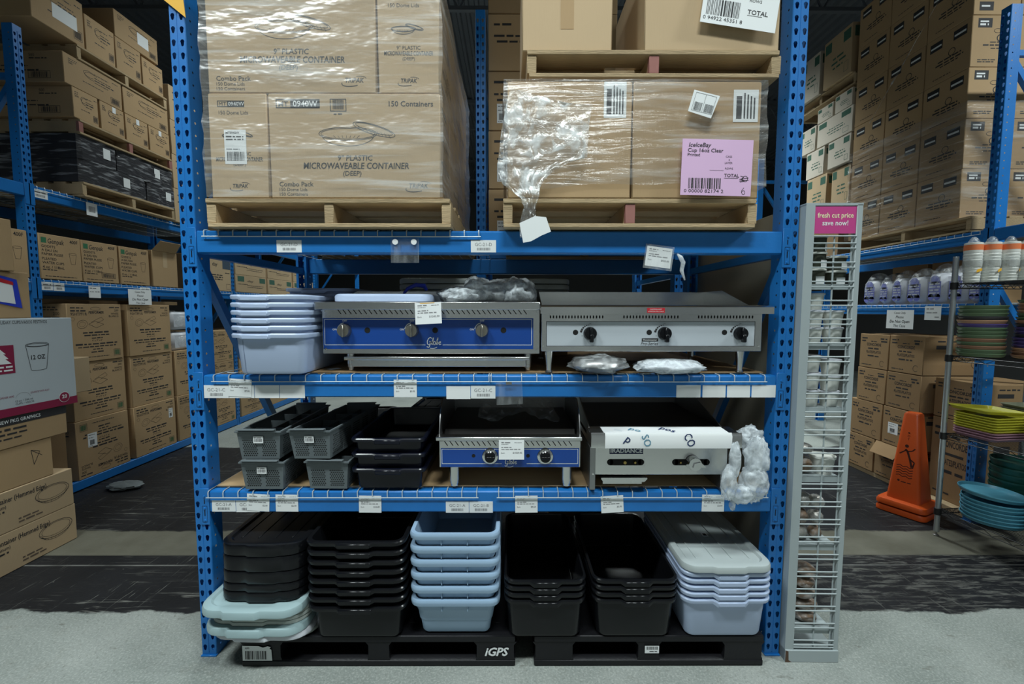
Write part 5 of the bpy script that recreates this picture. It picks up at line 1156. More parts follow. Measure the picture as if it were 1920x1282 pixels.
# upper beam: three pallet loads
def lpallet(label, y0, y1, z, dx=0, red=()): 
    return wood_pallet(label, (XL+.07+dx, (y0+y1)/2, z), Q, y1-y0, 1.15, .12, red=red)
lpallet('wooden pallet on the high beam of the left rack, under the grey film-wrapped packs', 1.93, 2.95, 2.512)
gw_ = 'film-wrapped grey packs on the left rack'
for i, (y0, y1, z0, h, nm) in enumerate(((1.93, 2.30, 2.8255, .20, 'upper near'), (1.93, 2.62, 2.6335, .19, 'lower near'), (2.31, 2.98, 2.8255, .20, 'upper far'), (2.635, 2.99, 2.6335, .19, 'lower far'))):
    t = thing('wrapped_pack', 'dark grey film-wrapped flat pack, %s one of four on the left rack pallet' % nm, 'package', (XL+.055, y0, z0), 0, gw_)
    m = MB(); n1 = 14; rings = []
    for k in range(n1+1):
        y = (y1-y0)*k/n1; a = .012*noise.noise(V((k*.7, i*3, 0))); e = .02 if k in (0, n1) else 0
        rings.append([(-.9, y, 0), (-e, y, 0), (a-e, y, h*.3), (-a*.5-e, y, h*.7), (-e, y, h), (-.9, y, h)])
    m.loft(rings, 0, True, True); m.build('pack_body', GLOSSD, t)
    m = MB(); m.box(.002, .0035, (y1-y0)*.6, (y1-y0)*.6+.07, h*.35, h*.8); m.build('paper_label', WHITE, t)
lpallet('wooden pallet with red-stained stringer ends above the grey packs on the left rack', 1.935, 2.95, 3.028, 0, (0, 1, 2))
GP = 'plate cartons on the left rack'
for i, (a, b) in enumerate(((1.90, 2.13), (2.145, 2.39), (2.40, 2.66), (2.67, 2.935))):
    carton('upright plate carton, %s from the post in the lower row of the left rack pallet' % ('first', 'second', 'third', 'fourth')[i], (b-a-.005, .72 if i == 0 else .4, .245), (XL+.06, (a+b)/2, 3.1495), Q, PM, [('front', pr_plates)] + ([('left', pr_plate_end)] if i == 0 else []), GP,
           stickers=[('front', .12, .19, .035, .05, lambda F, w, h: None)] if i in (1, 2, 3) else ())
for i, (a, b) in enumerate(((1.84, 2.38), (2.39, 2.93))):
    carton('long plate carton, %s of the two in the upper row of the left rack pallet' % ('near', 'far')[i], (b-a-.005, .72, .245), (XL+.06, (a+b)/2, 3.3955), Q, PM, [('front', pr_plates)] + ([('left', pr_plate_end)] if i == 0 else []), GP)
lpallet('topmost wooden pallet of the left rack, above the plate cartons', 1.96, 2.92, 3.642)
for i, (a, b, h, z) in enumerate(((1.62, 2.045, .36, 0), (2.05, 2.335, .30, 0), (2.34, 2.62, .29, 0), (2.63, 2.89, .27, 0), (2.34, 2.84, .24, .2915))):
    carton('dim brown carton, %s on the topmost left rack pallet' % ('nearest', 'second', 'third', 'fourth', 'the one stacked')[i], (b-a-.005, .42, h), (XL+.06, (a+b)/2, 3.764+z), Q, PM, [('front', pr_plates)], 'cartons on the topmost left pallet',
           stickers=[('front', .16, .10, .20, .11, lambda F, w, h: None)] if i == 0 else ([('front', .25, .07, .13, .11, lambda F, w, h: None)] if i == 4 else ()))
# cartons further along the left rack, seen past the post and through the front rack
R = random.Random(8)
GF = 'cartons in the far bays of the left rack'
def pr_far(F, w, h): F.greek(w*.1, h*.8, w*.3, h*.06, 1, 2); F.greek(w*.1, h*.6, w*.6, h*.05, 1, 3); F.greek(w*.15, h*.5, w*.5, h*.05, 1, 4); F.frame(w*.7, h*.1, w*.9, h*.3, .003)
def pr_day(F, w, h): F.text('day', w*.36, h*.62, h*.12, 1, w=w*.2, bold=.01, shear=.2); F.rect(w*.06, h*.62, w*.26, h*.92, 2); F.rect(w*.76, h*.62, w*.96, h*.92, 2); F.greek(w*.06, h*.45, w*.3, h*.05); F.greek(w*.35, h*.4, w*.55, h*.04); F.greek(w*.35, h*.3, w*.5, h*.04)
for k in range(4): carton('tall pale carton on the high beam past the plate cartons, %s of four' % nth(k, 4), (.5, .5, .36), (XL+.03, 3.25, 2.512+k*.3615), Q, [CARDL, INK, TEAL], [('front', pr_far)], GF)
for j in range(2):
    for k in range(4): carton('carton on the second bay high beam, left rack, %s of %s column' % (nth(k, 4), ('near', 'far')[j]), (.52, .5, .36), (XL+.03, 4.4+j*.56, 2.512+k*.3615), Q, [CARDL, INK, TEAL], [('front', pr_far)], GF)
carton('carton with a dark corner panel on the left rack shelf before the second post', (.40, .5, .45), (XL+.0, 3.755, zs), Q, [CARDL, INK, mat('slate_ink', (.05, .08, .12), .7)], [('front', lambda F, w, h: (F.text('day', w*.12, h*.68, h*.1, w=w*.25, shear=.2, bold=.01), F.rect(w*.6, h*.62, w*.98, h*.98, 2), F.greek(w*.08, h*.42, w*.5, h*.04), F.greek(w*.08, h*.36, w*.55, h*.04), F.greek(w*.08, h*.3, w*.5, h*.04), F.greek(w*.72, h*.5, w*.22, h*.03), F.frame(w*.75, h*.05, w*.95, h*.2, .003)))], GF)
for j in range(3):
    for k in range(2): carton('carton with green corner panels on the far left shelf, %s of the %s column' % (('lower', 'upper')[k], ('first', 'second', 'third')[j]), (.735, .5, .235), (XL+.0, 4.42+j*.78, zs+k*.2365), Q, [CARDL, INK, TEAL], [('front', pr_day)], GF)
for j in range(5):
    for k in range(3): carton('brown carton at floor level beyond the third stack, %s layer of column %s' % (('bottom', 'middle', 'top')[k], ('one', 'two', 'three', 'four', 'five')[j]), ((.46, .6, .6, .6, .6)[j], .55, .40), (XL-.0, (3.705, 4.36, 5.0, 5.64, 6.76)[j], .0895+k*.4015), Q, PM, [('front', pr_perf if j < 2 else pr_far)], GF)
# the loose stack of cartons standing in the aisle at the left edge
XN = -2.865
GS = 'cartons stacked at the left edge of the picture'
def pr_hem(F, w, h):
    F.text('Foil Container (Hemmed Edge)', w*.83, h*.73, h*.12, 1, 'r', w=w*.36, bold=.016); F.text('Aluminum)', w*.50, h*.60, h*.08, 1, 'l', w=w*.1, bold=.01); F.greek(w*.46, h*.50, w*.13, h*.06)
    F.ell(w*.865, h*.56, w*.105, h*.20, .003); F.ell(w*.865, h*.57, w*.09, h*.16, .002); F.ell(w*.865, h*.49, w*.085, h*.18, .002, t0=PI, t1=2*PI)
    for i in range(14): t = PI+PI*i/13; F.line([(w*.865+w*.10*math.cos(t), h*.54+h*.18*math.sin(t)), (w*.865+w*.085*math.cos(t), h*.49+h*.19*math.sin(t))], .0015)
    F.greek(w*.66, h*.2, w*.12, h*.05, 2); F.greek(w*.66, h*.12, w*.14, h*.05, 2)
HM = [CARDL, INK, INKB]
for k in range(2): carton('long carton printed Hemmed Edge, %s of the left edge stack' % ('bottom', 'second')[k], (.98, .5, .243), (XN, .53+(.0 if k else .005), .001+k*.244), Q, HM, [('front', pr_hem)], GS)
carton('carton with a pen mark, third in the left edge stack', (.62, .45, .245), (XN-.005, .60, .4895), Q, [CARD, INK], [('front', lambda F, w, h: F.line([(w*.80, h*.80), (w*.82, h*.42), (w*.88, h*.72), (w*.80, h*.80), (w*.90, h*.60)], .003))], GS)
carton('long carton with a black stripe, fourth in the left edge stack', (.80, .45, .185), (XN, .61, .7355), Q, [CARD, INK, WINK], [('front', lambda F, w, h: (F.rect(0, h*.72, w, h*.985), F.text('NEW PKG GRAPHICS', w*.80, h*.80, h*.11, 2, 'r', w=w*.285, k=2, bold=.008), F.greek(w*.5, h*.56, w*.22, h*.1), F.greek(w*.5, h*.42, w*.2, h*.08), F.greek(w*.5, h*.28, w*.16, h*.07), F.frame(w*.40, h*.1, w*.46, h*.4, .003)))], GS)
def pr_holiday(F, w, h):
    # cup outline, tree badge and count roundel where the carton carries them
    F.rect(0, 0, w, h*.085, 1)
    F.text('HOLIDAY CUPS/VASOS FESTIVOS', w*.815, h*.945, h*.034, 2, 'r', w=w*.33)
    cx = w*.738; F.ell(cx, h*.715, w*.078, h*.022, .0028, 2); F.ell(cx, h*.713, w*.070, h*.014, .002, 2); F.line([(cx-w*.078, h*.715), (cx-w*.052, h*.45)], .0028, 2); F.line([(cx+w*.078, h*.715), (cx+w*.052, h*.45)], .0028, 2); F.ell(cx, h*.45, w*.052, h*.012, .0028, 2, t0=PI, t1=2*PI)
    F.text('12 OZ', cx, h*.56, h*.045, 2, 'c', w=w*.095, bold=.02)
    F.rect(w*.39, h*.44, w*.585, h*.73, 1); F.poly([(a*w, b*h) for a, b in ((.43, .54), (.565, .54), (.53, .59), (.55, .59), (.52, .64), (.535, .64), (.4975, .70), (.46, .64), (.475, .64), (.445, .59), (.465, .59))], 3, 2)
    F.greek(w*.42, h*.50, w*.15, h*.025, 3, 2, k=2); F.greek(w*.42, h*.465, w*.15, h*.025, 3, 3, k=2)
    F.disc(w*.90, h*.095, w*.040, h*.060, 3, k=2); F.disc(w*.90, h*.095, w*.037, h*.055, 1, k=3); F.text('20', w*.90, h*.083, h*.04, 3, 'c', bold=.02, k=4)
    F.ell(w*.62, h*.175, w*.045, h*.05, .0015, 4, t0=0, t1=PI); F.text('LEVANTE TAPA AQUI', w*.67, h*.20, h*.02, 1, w=w*.125); F.text('12 oz. / 354 ml', w*.57, h*.135, h*.02, 2); F.text('CUPS / VASOS', w*.57, h*.105, h*.02, 2); F.text('PULL OPENER HERE', w*.565, h*.19, h*.02, 1, 'r', w=w*.12)
carton('white and maroon holiday cup carton printed 12 OZ, in the left edge stack', (.86, .5, .575), (XN+.005, .655, .922), Q, [mat('white_carton_print', (.47, .52, .55), .6, vary=.04), MAROON, INK, WINK, GINK], [('front', pr_holiday)], GS, seams=False)
c9 = carton('small carton with a blue and white notice, on top of the holiday cup carton', (.40, .40, .275), (XN-.0, .645, 1.4985), Q, [CARD, INK], (), GS)
m = MB(); m.prism([(.02, -.002, .09), (.15, -.002, .06), (.13, -.002, .23), (.02, -.002, .255)], (0, -.001, 0)); m.prism([(.02, -.0031, .10), (.115, -.0031, .085), (.105, -.0031, .20), (.02, -.0031, .22)], (0, -.001, 0), 1); m.prism([(.02, -.0042, .215), (.11, -.0042, .195), (.108, -.0042, .215), (.02, -.0042, .24)], (0, -.0008, 0), 2); m.build('blue_notice', [BRIGHTB, WHITE, RED], c9)
carton('carton seen at the very left edge, topmost of the edge stack', (.42, .42, .30), (XN+.01, .545, 1.7745), Q-.05, [CARD, INK], (), GS)
carton('half-hidden plain carton behind the holiday cup carton, sticking out to the right', (.42, .40, .262), (-3.17, 1.300, .927), Q, [CARDL, INK], (), None)
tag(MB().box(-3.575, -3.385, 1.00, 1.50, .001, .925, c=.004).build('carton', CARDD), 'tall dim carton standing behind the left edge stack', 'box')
m = MB(); blob(m, (0, 0, .022), (.14, .09, .03), 3, .3, bottom=0); tag(m.build('plastic_bag', GREYP, None, (-3.28, 1.86, .001)), 'flattened grey bag lying on the floor under the left rack', 'plastic bag')
# the dim block behind the front rack
R = random.Random(3); GK = 'cartons on the rack behind'
for i, x in enumerate((.13, .62)):
    for z, hh, n in ((2.005, .40, 3), (3.205, .38, 2)):
        for k in range(n): carton('carton in the rack behind, %s of its stack, %s beam, column %s' % (nth(k, n), 'lower' if z < 3 else 'upper', ('one', 'two', 'three', 'four')[i]), (.40, .9, hh-.004), (x, 1.30, z+k*hh), 0, PM, [('front', pr_far)], GK, stickers=[('front', .06, .05, .07, .13, lab2)] if (i == 0 and z < 3) else ())
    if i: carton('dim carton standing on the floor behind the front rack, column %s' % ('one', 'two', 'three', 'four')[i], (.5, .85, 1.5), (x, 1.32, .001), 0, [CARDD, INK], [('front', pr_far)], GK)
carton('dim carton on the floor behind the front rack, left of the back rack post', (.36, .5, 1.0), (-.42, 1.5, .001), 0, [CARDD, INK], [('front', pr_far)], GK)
# ------------------------------------------------------------------ right aisle
XR = 3.45
RQ = -PI/2
RM = [CARD, INK, TEAL, WINK]
def pr_cup(F, w, h):
    for a in (.10, .62): F.rect(w*a, h*.72, w*(a+.28), h*.90, 1)
    F.greek(w*.12, h*.78, w*.24, h*.06, 3, 1, k=2); F.greek(w*.64, h*.78, w*.24, h*.06, 3, 2, k=2)
    F.ell(w*.60, h*.52, w*.07, h*.07, .005); F.greek(w*.3, h*.42, w*.5, h*.035, 1, 2); F.greek(w*.25, h*.36, w*.6, h*.04, 1, 3); F.greek(w*.35, h*.31, w*.4, h*.03, 1, 4); F.greek(w*.2, h*.1, w*.4, h*.02, 1, 5)
def pr_cup_end(F, w, h):
    F.rect(w*.12, h*.76, w*.42, h*.94, 1); F.greek(w*.16, h*.86, w*.22, h*.04, 3, 1, k=2); F.greek(w*.16, h*.80, w*.18, h*.05, 3, 2, k=2)
    F.ell(w*.55, h*.70, w*.08, h*.04, .003, t0=1, t1=5.5); F.ell(w*.62, h*.56, w*.075, h*.065, .007); F.greek(w*.40, h*.47, w*.4, h*.03, 1, 3); F.greek(w*.25, h*.41, w*.65, h*.035, 1, 4); F.greek(w*.42, h*.35, w*.36, h*.03, 1, 5); F.greek(w*.15, h*.13, w*.4, h*.025, 1, 6); F.greek(w*.15, h*.09, w*.35, h*.025, 1, 7)
def pr_cup_end2(F, w, h):
    F.rect(w*.16, h*.78, w*.30, h*.9, 1); F.greek(w*.12, h*.73, w*.25, h*.025, 1); F.greek(w*.32, h*.58, w*.5, h*.03, 1, 3); F.greek(w*.28, h*.51, w*.6, h*.035, 1, 4); F.rect(w*.12, h*.08, w*.42, h*.25, 1); F.greek(w*.16, h*.15, w*.22, h*.05, 3, 1, k=2); F.ell(w*.62, h*.40, w*.075, h*.065, .007); F.frame(w*.66, h*.78, w*.9, h*.94, .004)
GT = 'cup cartons in the tall wrapped block'
nz = ('bottom', 'second', 'third', 'fourth', 'fifth', 'sixth')
for c, y in enumerate((1.50, 1.865, 2.23)):
    for k in range(6):
        for dpt in range(3):
            if dpt and c: continue
            carton('cup carton of the tall block on the right rack, %s layer, %s column%s' % (nz[k], ('near', 'middle', 'far')[c], ('', ', second deep', ', third deep')[dpt]), (.360, .345, .366), (XR+.03+dpt*.35, y+.18, 2.245+k*.3675), RQ, RM,
                   [('front', pr_cup), ('right', pr_cup_end2 if k == 4 else pr_cup_end)], GT)
wood_pallet('dark wooden pallet under the tall wrapped block on the right rack', (XR+.0, 1.94, 2.127), RQ, 1.12, 1.1, .115)
def pull(p, t): return 0
wrap('clear stretch film round the tall block of cup cartons on the right rack', XR+.018, XR+1.09, 1.485, 2.60, 2.246, 3.1, 21, .012, top=False, material=film('dim_wrap_film', haze=.03, streak=.36, lo=.52, hi=.8, gloss=.8, rough=.2, scale=(1, 1, 8), bump=.8), nh=22)  # streaks strengthened to paint in glints off the film
m = MB(); rows = []
for i in range(26):
    t = i/25; w = .006+.05*math.exp(-((t-.28)/.10)**2)+.02*(t > .85)*(1-t)*6
    y = 2.35-.95*t; z = 3.30+1.05*t
    rows.append([(XR+.0-.012*abs(noise.noise(V((i*.8, k, 2))))-.006, y+w*math.cos(.9+PI/2)*k, z+w*math.sin(.9+PI/2)*k) for k in (-1.2, -.6, -.1, .3, .7, 1.2)])
m.loft(rows, closed=False); tag(m.build('torn_wrap', WRAP2, None, ang=80), 'twisted strand of clear film stretched diagonally across the tall carton block', 'plastic wrap')
def pr_cond(F, w, h): F.rect(w*.05, h*.72, w*.28, h*.93, 2); F.rect(w*.70, h*.72, w*.95, h*.93, 2); F.greek(w*.35, h*.5, w*.4, h*.05, 2, 2); F.greek(w*.3, h*.4, w*.5, h*.06, 2, 3); F.greek(w*.35, h*.3, w*.35, h*.05, 2, 4); F.frame(w*.75, h*.1, w*.9, h*.3, .003, 2)
RW = [CARDW, INK, TEAL]
for i, (a, b, z0, z1, mm, nm) in enumerate(((2.66, 3.06, 3.921, 4.40, CARDL, 'upper right-hand of the tilted pair'), (3.11, 3.42, 3.921, 4.38, CARDW, 'upper left-hand of the tilted pair'), (2.62, 2.86, 3.59, 3.76, CARDW, 'flat white one nearest the block'), (2.88, 3.12, 3.59, 3.74, CARDW, 'second flat white one'),
        (2.60, 3.11, 3.33, 3.585, CARDW, 'long white one'), (3.13, 3.40, 3.33, 3.60, CARDW, 'buff one by the long white one'), (2.61, 2.93, 3.045, 3.32, CARDW, 'white one under the long white one'), (2.98, 3.27, 3.03, 3.32, CARDW, 'green-cornered white one'), (2.62, 2.88, 2.64, 3.025, CARDL, 'brown-sided one behind the sign'), (2.92, 3.24, 2.64, 3.02, CARDL, 'pale one low behind the sign'))):
    carton('carton beyond the tall block on the right rack, %s' % nm, (b-a-.01, .5, z1-z0), (XR+.02+(0.02 if i == 8 else 0), (a+b)/2, z0), RQ, [mm, INK, TEAL], [('front', pr_cond), ('right', pr_cond)], 'pale cartons beyond the tall block')
wood_pallet('wooden pallet under the upper tilted pair of cartons on the right rack', (XR+.05, 3.13, 3.80), RQ, 1.0, 1.0, .118)
wood_pallet('wooden pallet under the pale cartons beyond the tall block', (XR+.05, 3.15, 2.508), RQ, 1.0, 1.0, .125)
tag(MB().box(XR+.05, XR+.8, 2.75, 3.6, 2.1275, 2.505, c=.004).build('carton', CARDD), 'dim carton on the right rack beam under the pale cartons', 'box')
# lower right: bags on the shelf, cartons under it
gb = 'blue-printed bags on the right rack shelf'
for i, (y0, y1, h) in enumerate(((2.21, 2.39, .25), (2.08, 2.20, .23), (1.94, 2.07, .25), (1.75, 1.93, .25), (1.58, 1.74, .27), (1.42, 1.57, .26), (1.30, 1.41, .24))):
    t = thing('printed_bag', 'clear bag with blue print on the right rack shelf, %s from the far end' % ('first', 'second', 'third', 'fourth', 'fifth', 'sixth', 'seventh')[i], 'bag', (XR+.13, (y0+y1)/2, 1.606), 0, gb)
    w = (y1-y0); m = MB(); m.box(-.09, .09, -w*.46, w*.45, 0, h*.9, c=.03)
    F = Face(m, (-.09, w*.40, .02), (0, -1, 0), (0, 0, 1), .001); a = w*.8; R = random.Random(i)
    F.rect(a*.1, h*.12, a*.9, h*.58, 1); F.disc(a*.3, h*.12, a*.2, m=1); F.disc(a*.7, h*.12, a*.2, m=1); F.disc(a*.5, h*.62, a*.3, m=1)
    for k in range(4): F.greek(a*.16, h*(.22+.09*k), a*.68, h*.05, 0, k+i*7, k=2)
    m.build('contents', [OFFW, VIOLETB], t); m = MB(); blob(m, (0, 0, h*.55), (.115, w*.49, h*.64), i+3, .05, 24, 12, fr=3, bottom=0); m.build('clear_bag', BAGL, t, ang=80)
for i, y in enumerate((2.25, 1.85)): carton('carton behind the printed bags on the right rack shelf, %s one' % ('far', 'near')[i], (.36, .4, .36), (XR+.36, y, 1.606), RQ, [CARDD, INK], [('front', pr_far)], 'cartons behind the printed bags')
def pr_conc(F, w, h):
    F.greek(w*.07, h*.86, w*.2, h*.05, 1, 1); F.greek(w*.07, h*.78, w*.18, h*.05, 1, 2); F.greek(w*.72, h*.86, w*.22, h*.05, 1, 3); F.greek(w*.74, h*.78, w*.2, h*.07, 1, 4); F.greek(w*.40, h*.78, w*.2, h*.03, 1, 3)
    F.text('CONCORDE', w*.5, h*.66, h*.08, 1, 'c', w=w*.5, bold=.02); F.greek(w*.5, h*.56, w*.4, h*.05, 1, 5, 'c'); F.text('PLATES/PLATOS', w*.5, h*.44, h*.075, 1, 'c', w=w*.5, bold=.012); F.greek(w*.5, h*.34, w*.4, h*.05, 1, 6, 'c')
    F.ell(w*.8, h*.16, w*.07, h*.08, .003, t0=.5, t1=5.5); F.greek(w*.1, h*.08, w*.35, h*.03, 1, 6)
def pr_conc_end(F, w, h): F.greek(w*.2, h*.86, w*.3, h*.05, 1, 1); F.rect(w*.18, h*.68, w*.42, h*.78, 1); F.ell(w*.8, h*.3, w*.08, h*.12, .003, t0=.5, t1=5.5)
gc = 'plate cartons on the floor of the right rack'
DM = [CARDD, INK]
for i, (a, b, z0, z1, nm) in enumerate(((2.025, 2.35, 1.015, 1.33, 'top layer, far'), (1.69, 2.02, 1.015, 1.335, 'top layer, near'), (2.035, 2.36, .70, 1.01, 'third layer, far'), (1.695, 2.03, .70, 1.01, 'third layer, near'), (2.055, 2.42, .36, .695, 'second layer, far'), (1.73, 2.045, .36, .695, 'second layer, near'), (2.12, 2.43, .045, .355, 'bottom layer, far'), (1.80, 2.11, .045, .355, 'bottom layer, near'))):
    st = []
    if i == 5: st = [('front', .06, .10, .10, .10, lab2)]
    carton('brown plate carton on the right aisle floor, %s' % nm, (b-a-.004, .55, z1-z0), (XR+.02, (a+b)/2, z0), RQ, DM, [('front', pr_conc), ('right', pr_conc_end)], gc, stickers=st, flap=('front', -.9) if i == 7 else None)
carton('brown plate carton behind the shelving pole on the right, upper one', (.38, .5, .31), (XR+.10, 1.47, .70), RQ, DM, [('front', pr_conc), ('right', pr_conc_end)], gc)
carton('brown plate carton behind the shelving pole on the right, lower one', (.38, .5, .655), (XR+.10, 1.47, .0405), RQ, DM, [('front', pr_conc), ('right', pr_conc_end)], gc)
tag(MB().box(XR+.03, XR+.6, 1.30, 2.45, .001, .04, c=.003).build('wooden_skid', WOOD), 'low wooden skid under the brown plate cartons in the right aisle', 'pallet')
m = MB(); w, h = .27, .16; F = Face(m, (0, 0, 0), (0, -1, 0), (0, 0, 1), .0006); F.rect(0, 0, w, h, 0, 0); m.add([(.001, 0, 0), (.001, -w, 0), (.001, -w, h), (.001, 0, h)], [(3, 2, 1, 0)])
F.text('Cases Only', w/2, h*.8, h*.11, 1, 'c'); F.text('Please', w/2, h*.56, h*.14, 1, 'c', shear=.2); F.text('Do Not Open', w/2, h*.32, h*.15, 1, 'c', bold=.012, shear=.2); F.text('The Case', w/2, h*.09, h*.14, 1, 'c', shear=.2)
tag(m.build('notice_card', [WHITE, INK], None, (XR-.022, 2.02, 1.395), (0, 0, -.03)), 'white notice card hanging from the shelf beam of the right rack', 'sign')
m = MB(); w, h = .135, .11; F = Face(m, (0, 0, 0), (0, -1, 0), (0, 0, 1), .0006); F.rect(0, 0, w, h, 0, 0); F.greek(.015, .085, .06, .01); F.greek(.015, .055, .09, .01); F.greek(.085, .02, .035, .012); m.add([(.001, 0, 0), (.001, -w, 0), (.001, -w, h), (.001, 0, h)], [(3, 2, 1, 0)])
tag(m.build('price_tag', [WHITE, GINK], None, (XR-.022, 1.665, 1.475)), 'large price tag hanging from the shelf beam of the right rack', 'price tag')
# wire shelving at the right edge
SH = thing('wire_shelving', 'black wire shelving with chrome posts at the right edge, holding plates and trays', 'shelving', (3.03, 1.05, 0), .10)
SW, SL = .62, 1.15
for x, y in ((0, 0), (SW, 0), (0, -SL), (SW, -SL)):
    m = MB(); m.cyl((x, y, .03), (x, y, 1.90), .0155, n=14); m.lathe([(.016, 1.90), (.014, 1.905), (.001, 1.906)], (x, y, 0), 14); m.build('post', POLE, SH)
    m = MB(); m.lathe([(.006, 0), (.017, .002), (.017, .006), (.006, .010), (.006, .032)], (x, y, 0), 12, cap0=True); m.build('leveling_foot', STEELD, SH)
SHZ = (.19, .72, 1.25, 1.73)
for z in SHZ:
    m = MB(); y0, y1 = 0, -SL
    for i in range(30): x = .012+(SW-.024)*i/29; m.cyl((x, .0, z-.002), (x, -SL, z-.002), .002, n=4, caps=False)
    for a, b in (((0, 0), (SW, 0)), ((SW, 0), (SW, -SL)), ((SW, -SL), (0, -SL)), ((0, -SL), (0, 0))):
        for dz in (-.004, -.034): m.cyl((*a, z+dz), (*b, z+dz), .0032, n=6)
        n = 22; A, B = V((*a, 0)), V((*b, 0))
        for i in range(n): m.cyl(A+(B-A)*(i/n)+V((0, 0, z-(.004 if i % 2 else .034))), A+(B-A)*((i+1)/n)+V((0, 0, z-(.034 if i % 2 else .004))), .002, n=4, caps=False)
    m.build('wire_shelf', WIREB, SH)
    for x, y in ((0, 0), (SW, 0), (0, -SL), (SW, -SL)): m = MB(); m.lathe([(.0158, z-.042), (.021, z-.04), (.021, z+.004), (.0158, z+.006)], (x, y, 0), 12); m.build('shelf_collar', WIREB, SH)
def plate(label, mm, loc, r, h=.022, group=None, rot=0, cat='plate', n=30, sx=1, name='round_plate'):
    m = MB(); m.lathe([(.001, 0), (r*.86, 0), (r*.93, h*.12), (r*.985, h*.70), (r, h*.78), (r, h), (r*.975, h), (r*.92, h*.42), (.001, h*.35)], n=n, sx=sx, cap0=True)
    return tag(m.build(name, mm, None, loc, rot), label, cat, group)
def pile(n, mats, x, y, z, r, dz, h, lab, where, group, name='round_plate', cat='plate', lean=(0, 0), jit=.003, sx=1):
    R = random.Random(where); o0 = {}
    for i in range(n):
        mm = mats[i] if isinstance(mats, list) else mats; L_ = '%s, %s of the pile %s' % (lab[i] if isinstance(lab, list) else lab, nth(i, n), where)
        p = (x+lean[0]*i+R.uniform(-jit, jit), y+lean[1]*i+R.uniform(-jit, jit), z+i*dz)
        if mm.name in o0: o = o0[mm.name].copy(); COL.objects.link(o); o.location = p; o['label'] = L_
        else: o0[mm.name] = plate(L_, mm, p, r, h, group, 0, cat, sx=sx, name=name)
ga = 'aqua platters on the lowest wire shelf'
pile(6, AQUA, 3.215, .875, .192, .155, .024, .030, 'aqua round platter', 'on the lowest wire shelf, left', ga)
plate('aqua round platter lying tilted on top of the left aqua pile', AQUA, (3.205, .885, .356), .160, .030, ga, (.02, .07, 0))
pile(5, AQUA, 3.345, .58, .192, .140, .030, .034, 'aqua round platter', 'cut by the right edge', ga)
pile(8, DGREEN, 3.50, 1.0, .192, .135, .044, .052, 'dark green bowl', 'at the back of the lowest wire shelf', 'dark green bowls on the lowest wire shelf', 'bowl', 'bowl')
def tray(label, mm, loc, w, l, h, group, rot=0):
    m = MB()
    def ring(k, z): return shift(rr(w-2*k, l-2*k, max(.006, .03-k*.5), z), k-l/2)
    m.loft([ring(.022, 0), ring(.016, .002), ring(.004, h-.005), ring(0, h-.004), ring(0, h), ring(.006, h), ring(.020, .005), ring(.03, .004)], 0, True, True)
    return tag(m.build('food_tray', mm, None, loc, rot), label, 'tray', group)
gy = 'yellow and pink trays on the second wire shelf'
for i in range(9):
    tray('%s tray, %s of the nest on the second wire shelf' % ('pink' if i < 3 else 'yellow', ('bottom', 'second from the bottom', 'third from the bottom', 'lowest yellow', 'second lowest yellow', 'third lowest yellow', 'fourth lowest yellow', 'fifth lowest yellow', 'highest level')[i]), PINKP if i < 3 else YEL, (3.235, .94, .722+i*.0165), .30, .25, .024, gy, .10+.01*(i % 3))
tray('yellow tray lying askew on top of the yellow and pink nest', YEL, (3.215, .955, .722+9*.0165+.018), .31, .25, .024, gy, (.0, .06, .02))
for i in range(9): tray('khaki tray, %s of the pile at the back of the second wire shelf' % nth(i, 9), KHAKI, (3.515, .985, .722+i*.022), .20, .19, .028, 'khaki trays', .05*(i % 2))
for i in range(14): tray('terracotta-edged tray of the stack cut by the right edge, level %s' % ('one two three four five six seven eight nine ten eleven twelve thirteen fourteen'.split()[i]), (KHAKI, PEACH)[i % 2], (3.42, .655, .722+i*.0165), .24, .22, .022, 'striped tray stack', 0)
gp = 'coloured plates in shrink film on the third wire shelf'
ca = [SAGE, SAGE, TERRA, SAGE, TERRA, SAGE, SAGE, SAGE, PURPLE, PEACH, CHARC, SAGE, SAGE, SAGE]
cn = {id(SAGE): 'green', id(TERRA): 'terracotta', id(PURPLE): 'purple', id(PEACH): 'peach', id(CHARC): 'charcoal'}
pile(14, ca, 3.165, .985, 1.252, .115, .0235, .026, [cn[id(c)]+' plate' for c in ca], 'on the left of the third wire shelf', gp)
cb = [TERRA, TERRA, PEACH, PURPLE, PURPLE, PURPLE, CHARC, PURPLE, PURPLE, CHARC, PEACH, SAGE, SAGE, PEACH, TERRA, PEACH, SAGE]
pile(17, cb, 3.365, .83, 1.252, .118, .0215, .0225, [cn[id(c)]+' plate' for c in cb], 'on the right of the third wire shelf', gp, lean=(.0015, 0))
gs = 'sleeves of foam cups on the top wire shelf'
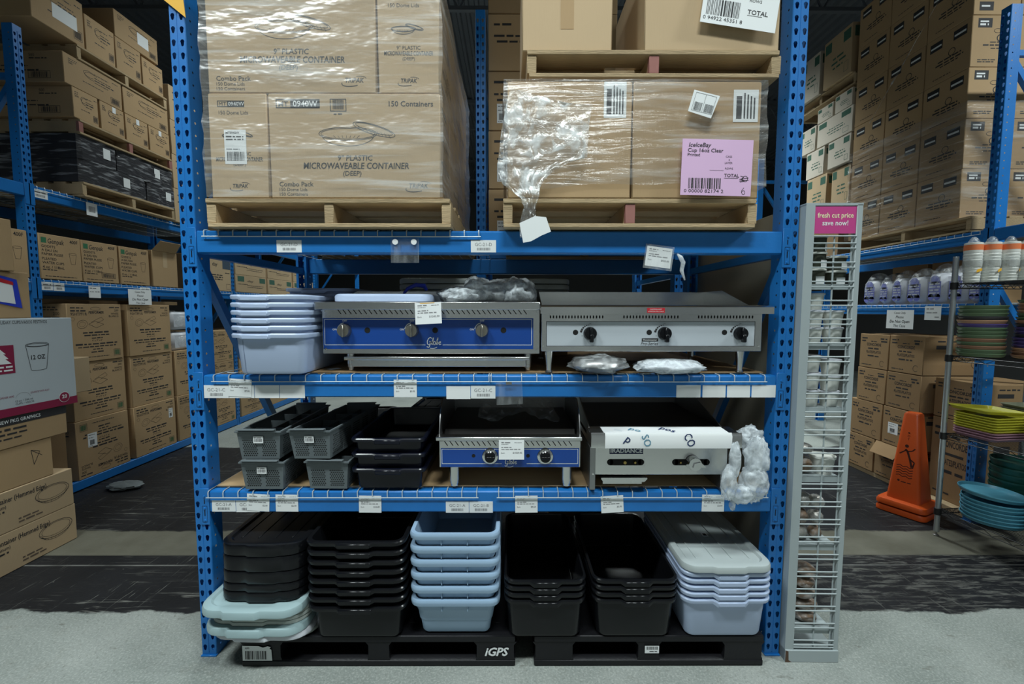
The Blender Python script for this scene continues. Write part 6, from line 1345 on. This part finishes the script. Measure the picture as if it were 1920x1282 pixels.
for i in range(5):
    t = thing('cup_sleeve', 'bagged sleeve of foam cups on the top wire shelf, %s from the left' % ('first', 'second', 'third', 'fourth', 'fifth')[i], 'cups', (3.082+i*.097, .995-i*.02, 1.732), .3*i, gs)
    m = MB(); prf = [(.001, 0), (.036, 0)]
    for k in range(10): prf += [(.038+.0007*k, .018*k+.004), (.0405+.0007*k, .018*k+.015), (.038+.0007*k, .018*k+.018)]
    m.lathe(prf+[(.044, .19)], n=22); m.lathe([(.045, .188), (.0455, .20), (.0445, .252), (.040, .254), (.001, .254)], n=22, m=0); m.lathe([(.0458, .205), (.0458, .240)], n=22, m=1)
    for k in range(3):
        a = -1.9+i*.3+k*.9; m.lathe([(.0455, .10), (.0458, .14)], n=22, m=0)
    m.build('cups', [CUPW, ORANGEP], t)
    m = MB(); F = Face(m, (-.02, -.047, .06), (1, 0, 0), (0, 0, 1), .001); F.poly([(0, 0), (.035, .012), (.034, .030), (.002, .018)], 0); m.build('yellow_mark', YELLOWC, t)
    m = MB(); blob(m, (0, 0, .135), (.0475, .0475, .158), i+2, .03, 24, 14, fr=3, bottom=0); m.build('clear_bag', BAGL, t, ang=80)
# stacked orange floor cones
def cone(label, loc, rot):
    t = thing('safety_cone', label, 'cone', loc, rot, 'stacked orange floor cones'); a, b, H = .105, .048, .72
    def sq(s, z, r=.02): return shift([(x, y, zz) for x, y, zz in rr(2*s, 2*s, r, z)], -s)
    m = MB(); m.loft([sq(a, .045), sq(b, H-.012), sq(b-.008, H), sq(b-.02, H)], 0, False, True); m.build('cone_body', ORANGE, t)
    m = MB(); m.loft([sq(.116, .004, .03), sq(.150, 0, .04), sq(.155, .004, .04), sq(.155, .026, .04), sq(.148, .042, .04), sq(.115, .050, .03), sq(a-.0015, .0515, .02)]); m.build('base', ORANGE, t)
    return t
crot = math.atan2(1.19-1.46, 3.15-3.01)
cone('lower orange floor cone, its base showing under the upper one', (3.165, 1.415, .001), crot)
ct = cone('upper orange wet-floor cone with a slipping-figure print, by the shelving pole', (3.165, 1.415, .0545), crot)
m = MB(); u = V((0, .057, .675)); F = Face(m, (0, -.105, .045), (1, 0, 0), u, .0012)
F.line([(-.012, .40), (.002, .385), (.02, .33), (.035, .27)], .013, 0); F.disc(-.005, .425, .012, m=0)
F.line([(-.005, .395), (-.045, .36)], .008, 0); F.line([(0, .385), (.03, .395), (.045, .415)], .008, 0); F.line([(.02, .33), (.048, .31), (.04, .27)], .009, 0)
for i in range(5): F.line([(-.055+.02*j, .27-.019*i+(.008 if j % 2 else -.002)-.002*j) for j in range(6)], .005, 0)
F.disc(-.035, .155, .008, m=0); F.greek(-.02, .145, .06, .01, 0, 3)
F.text('T', 0, .47, .016, 0, 'c'); F.text('O', 0, .495, .016, 0, 'c'); F.greek(-.006, .522, .012, .012, 0)
m.build('warning_print', mat('dark_red_print', (.05, .008, .004), .6), ct)
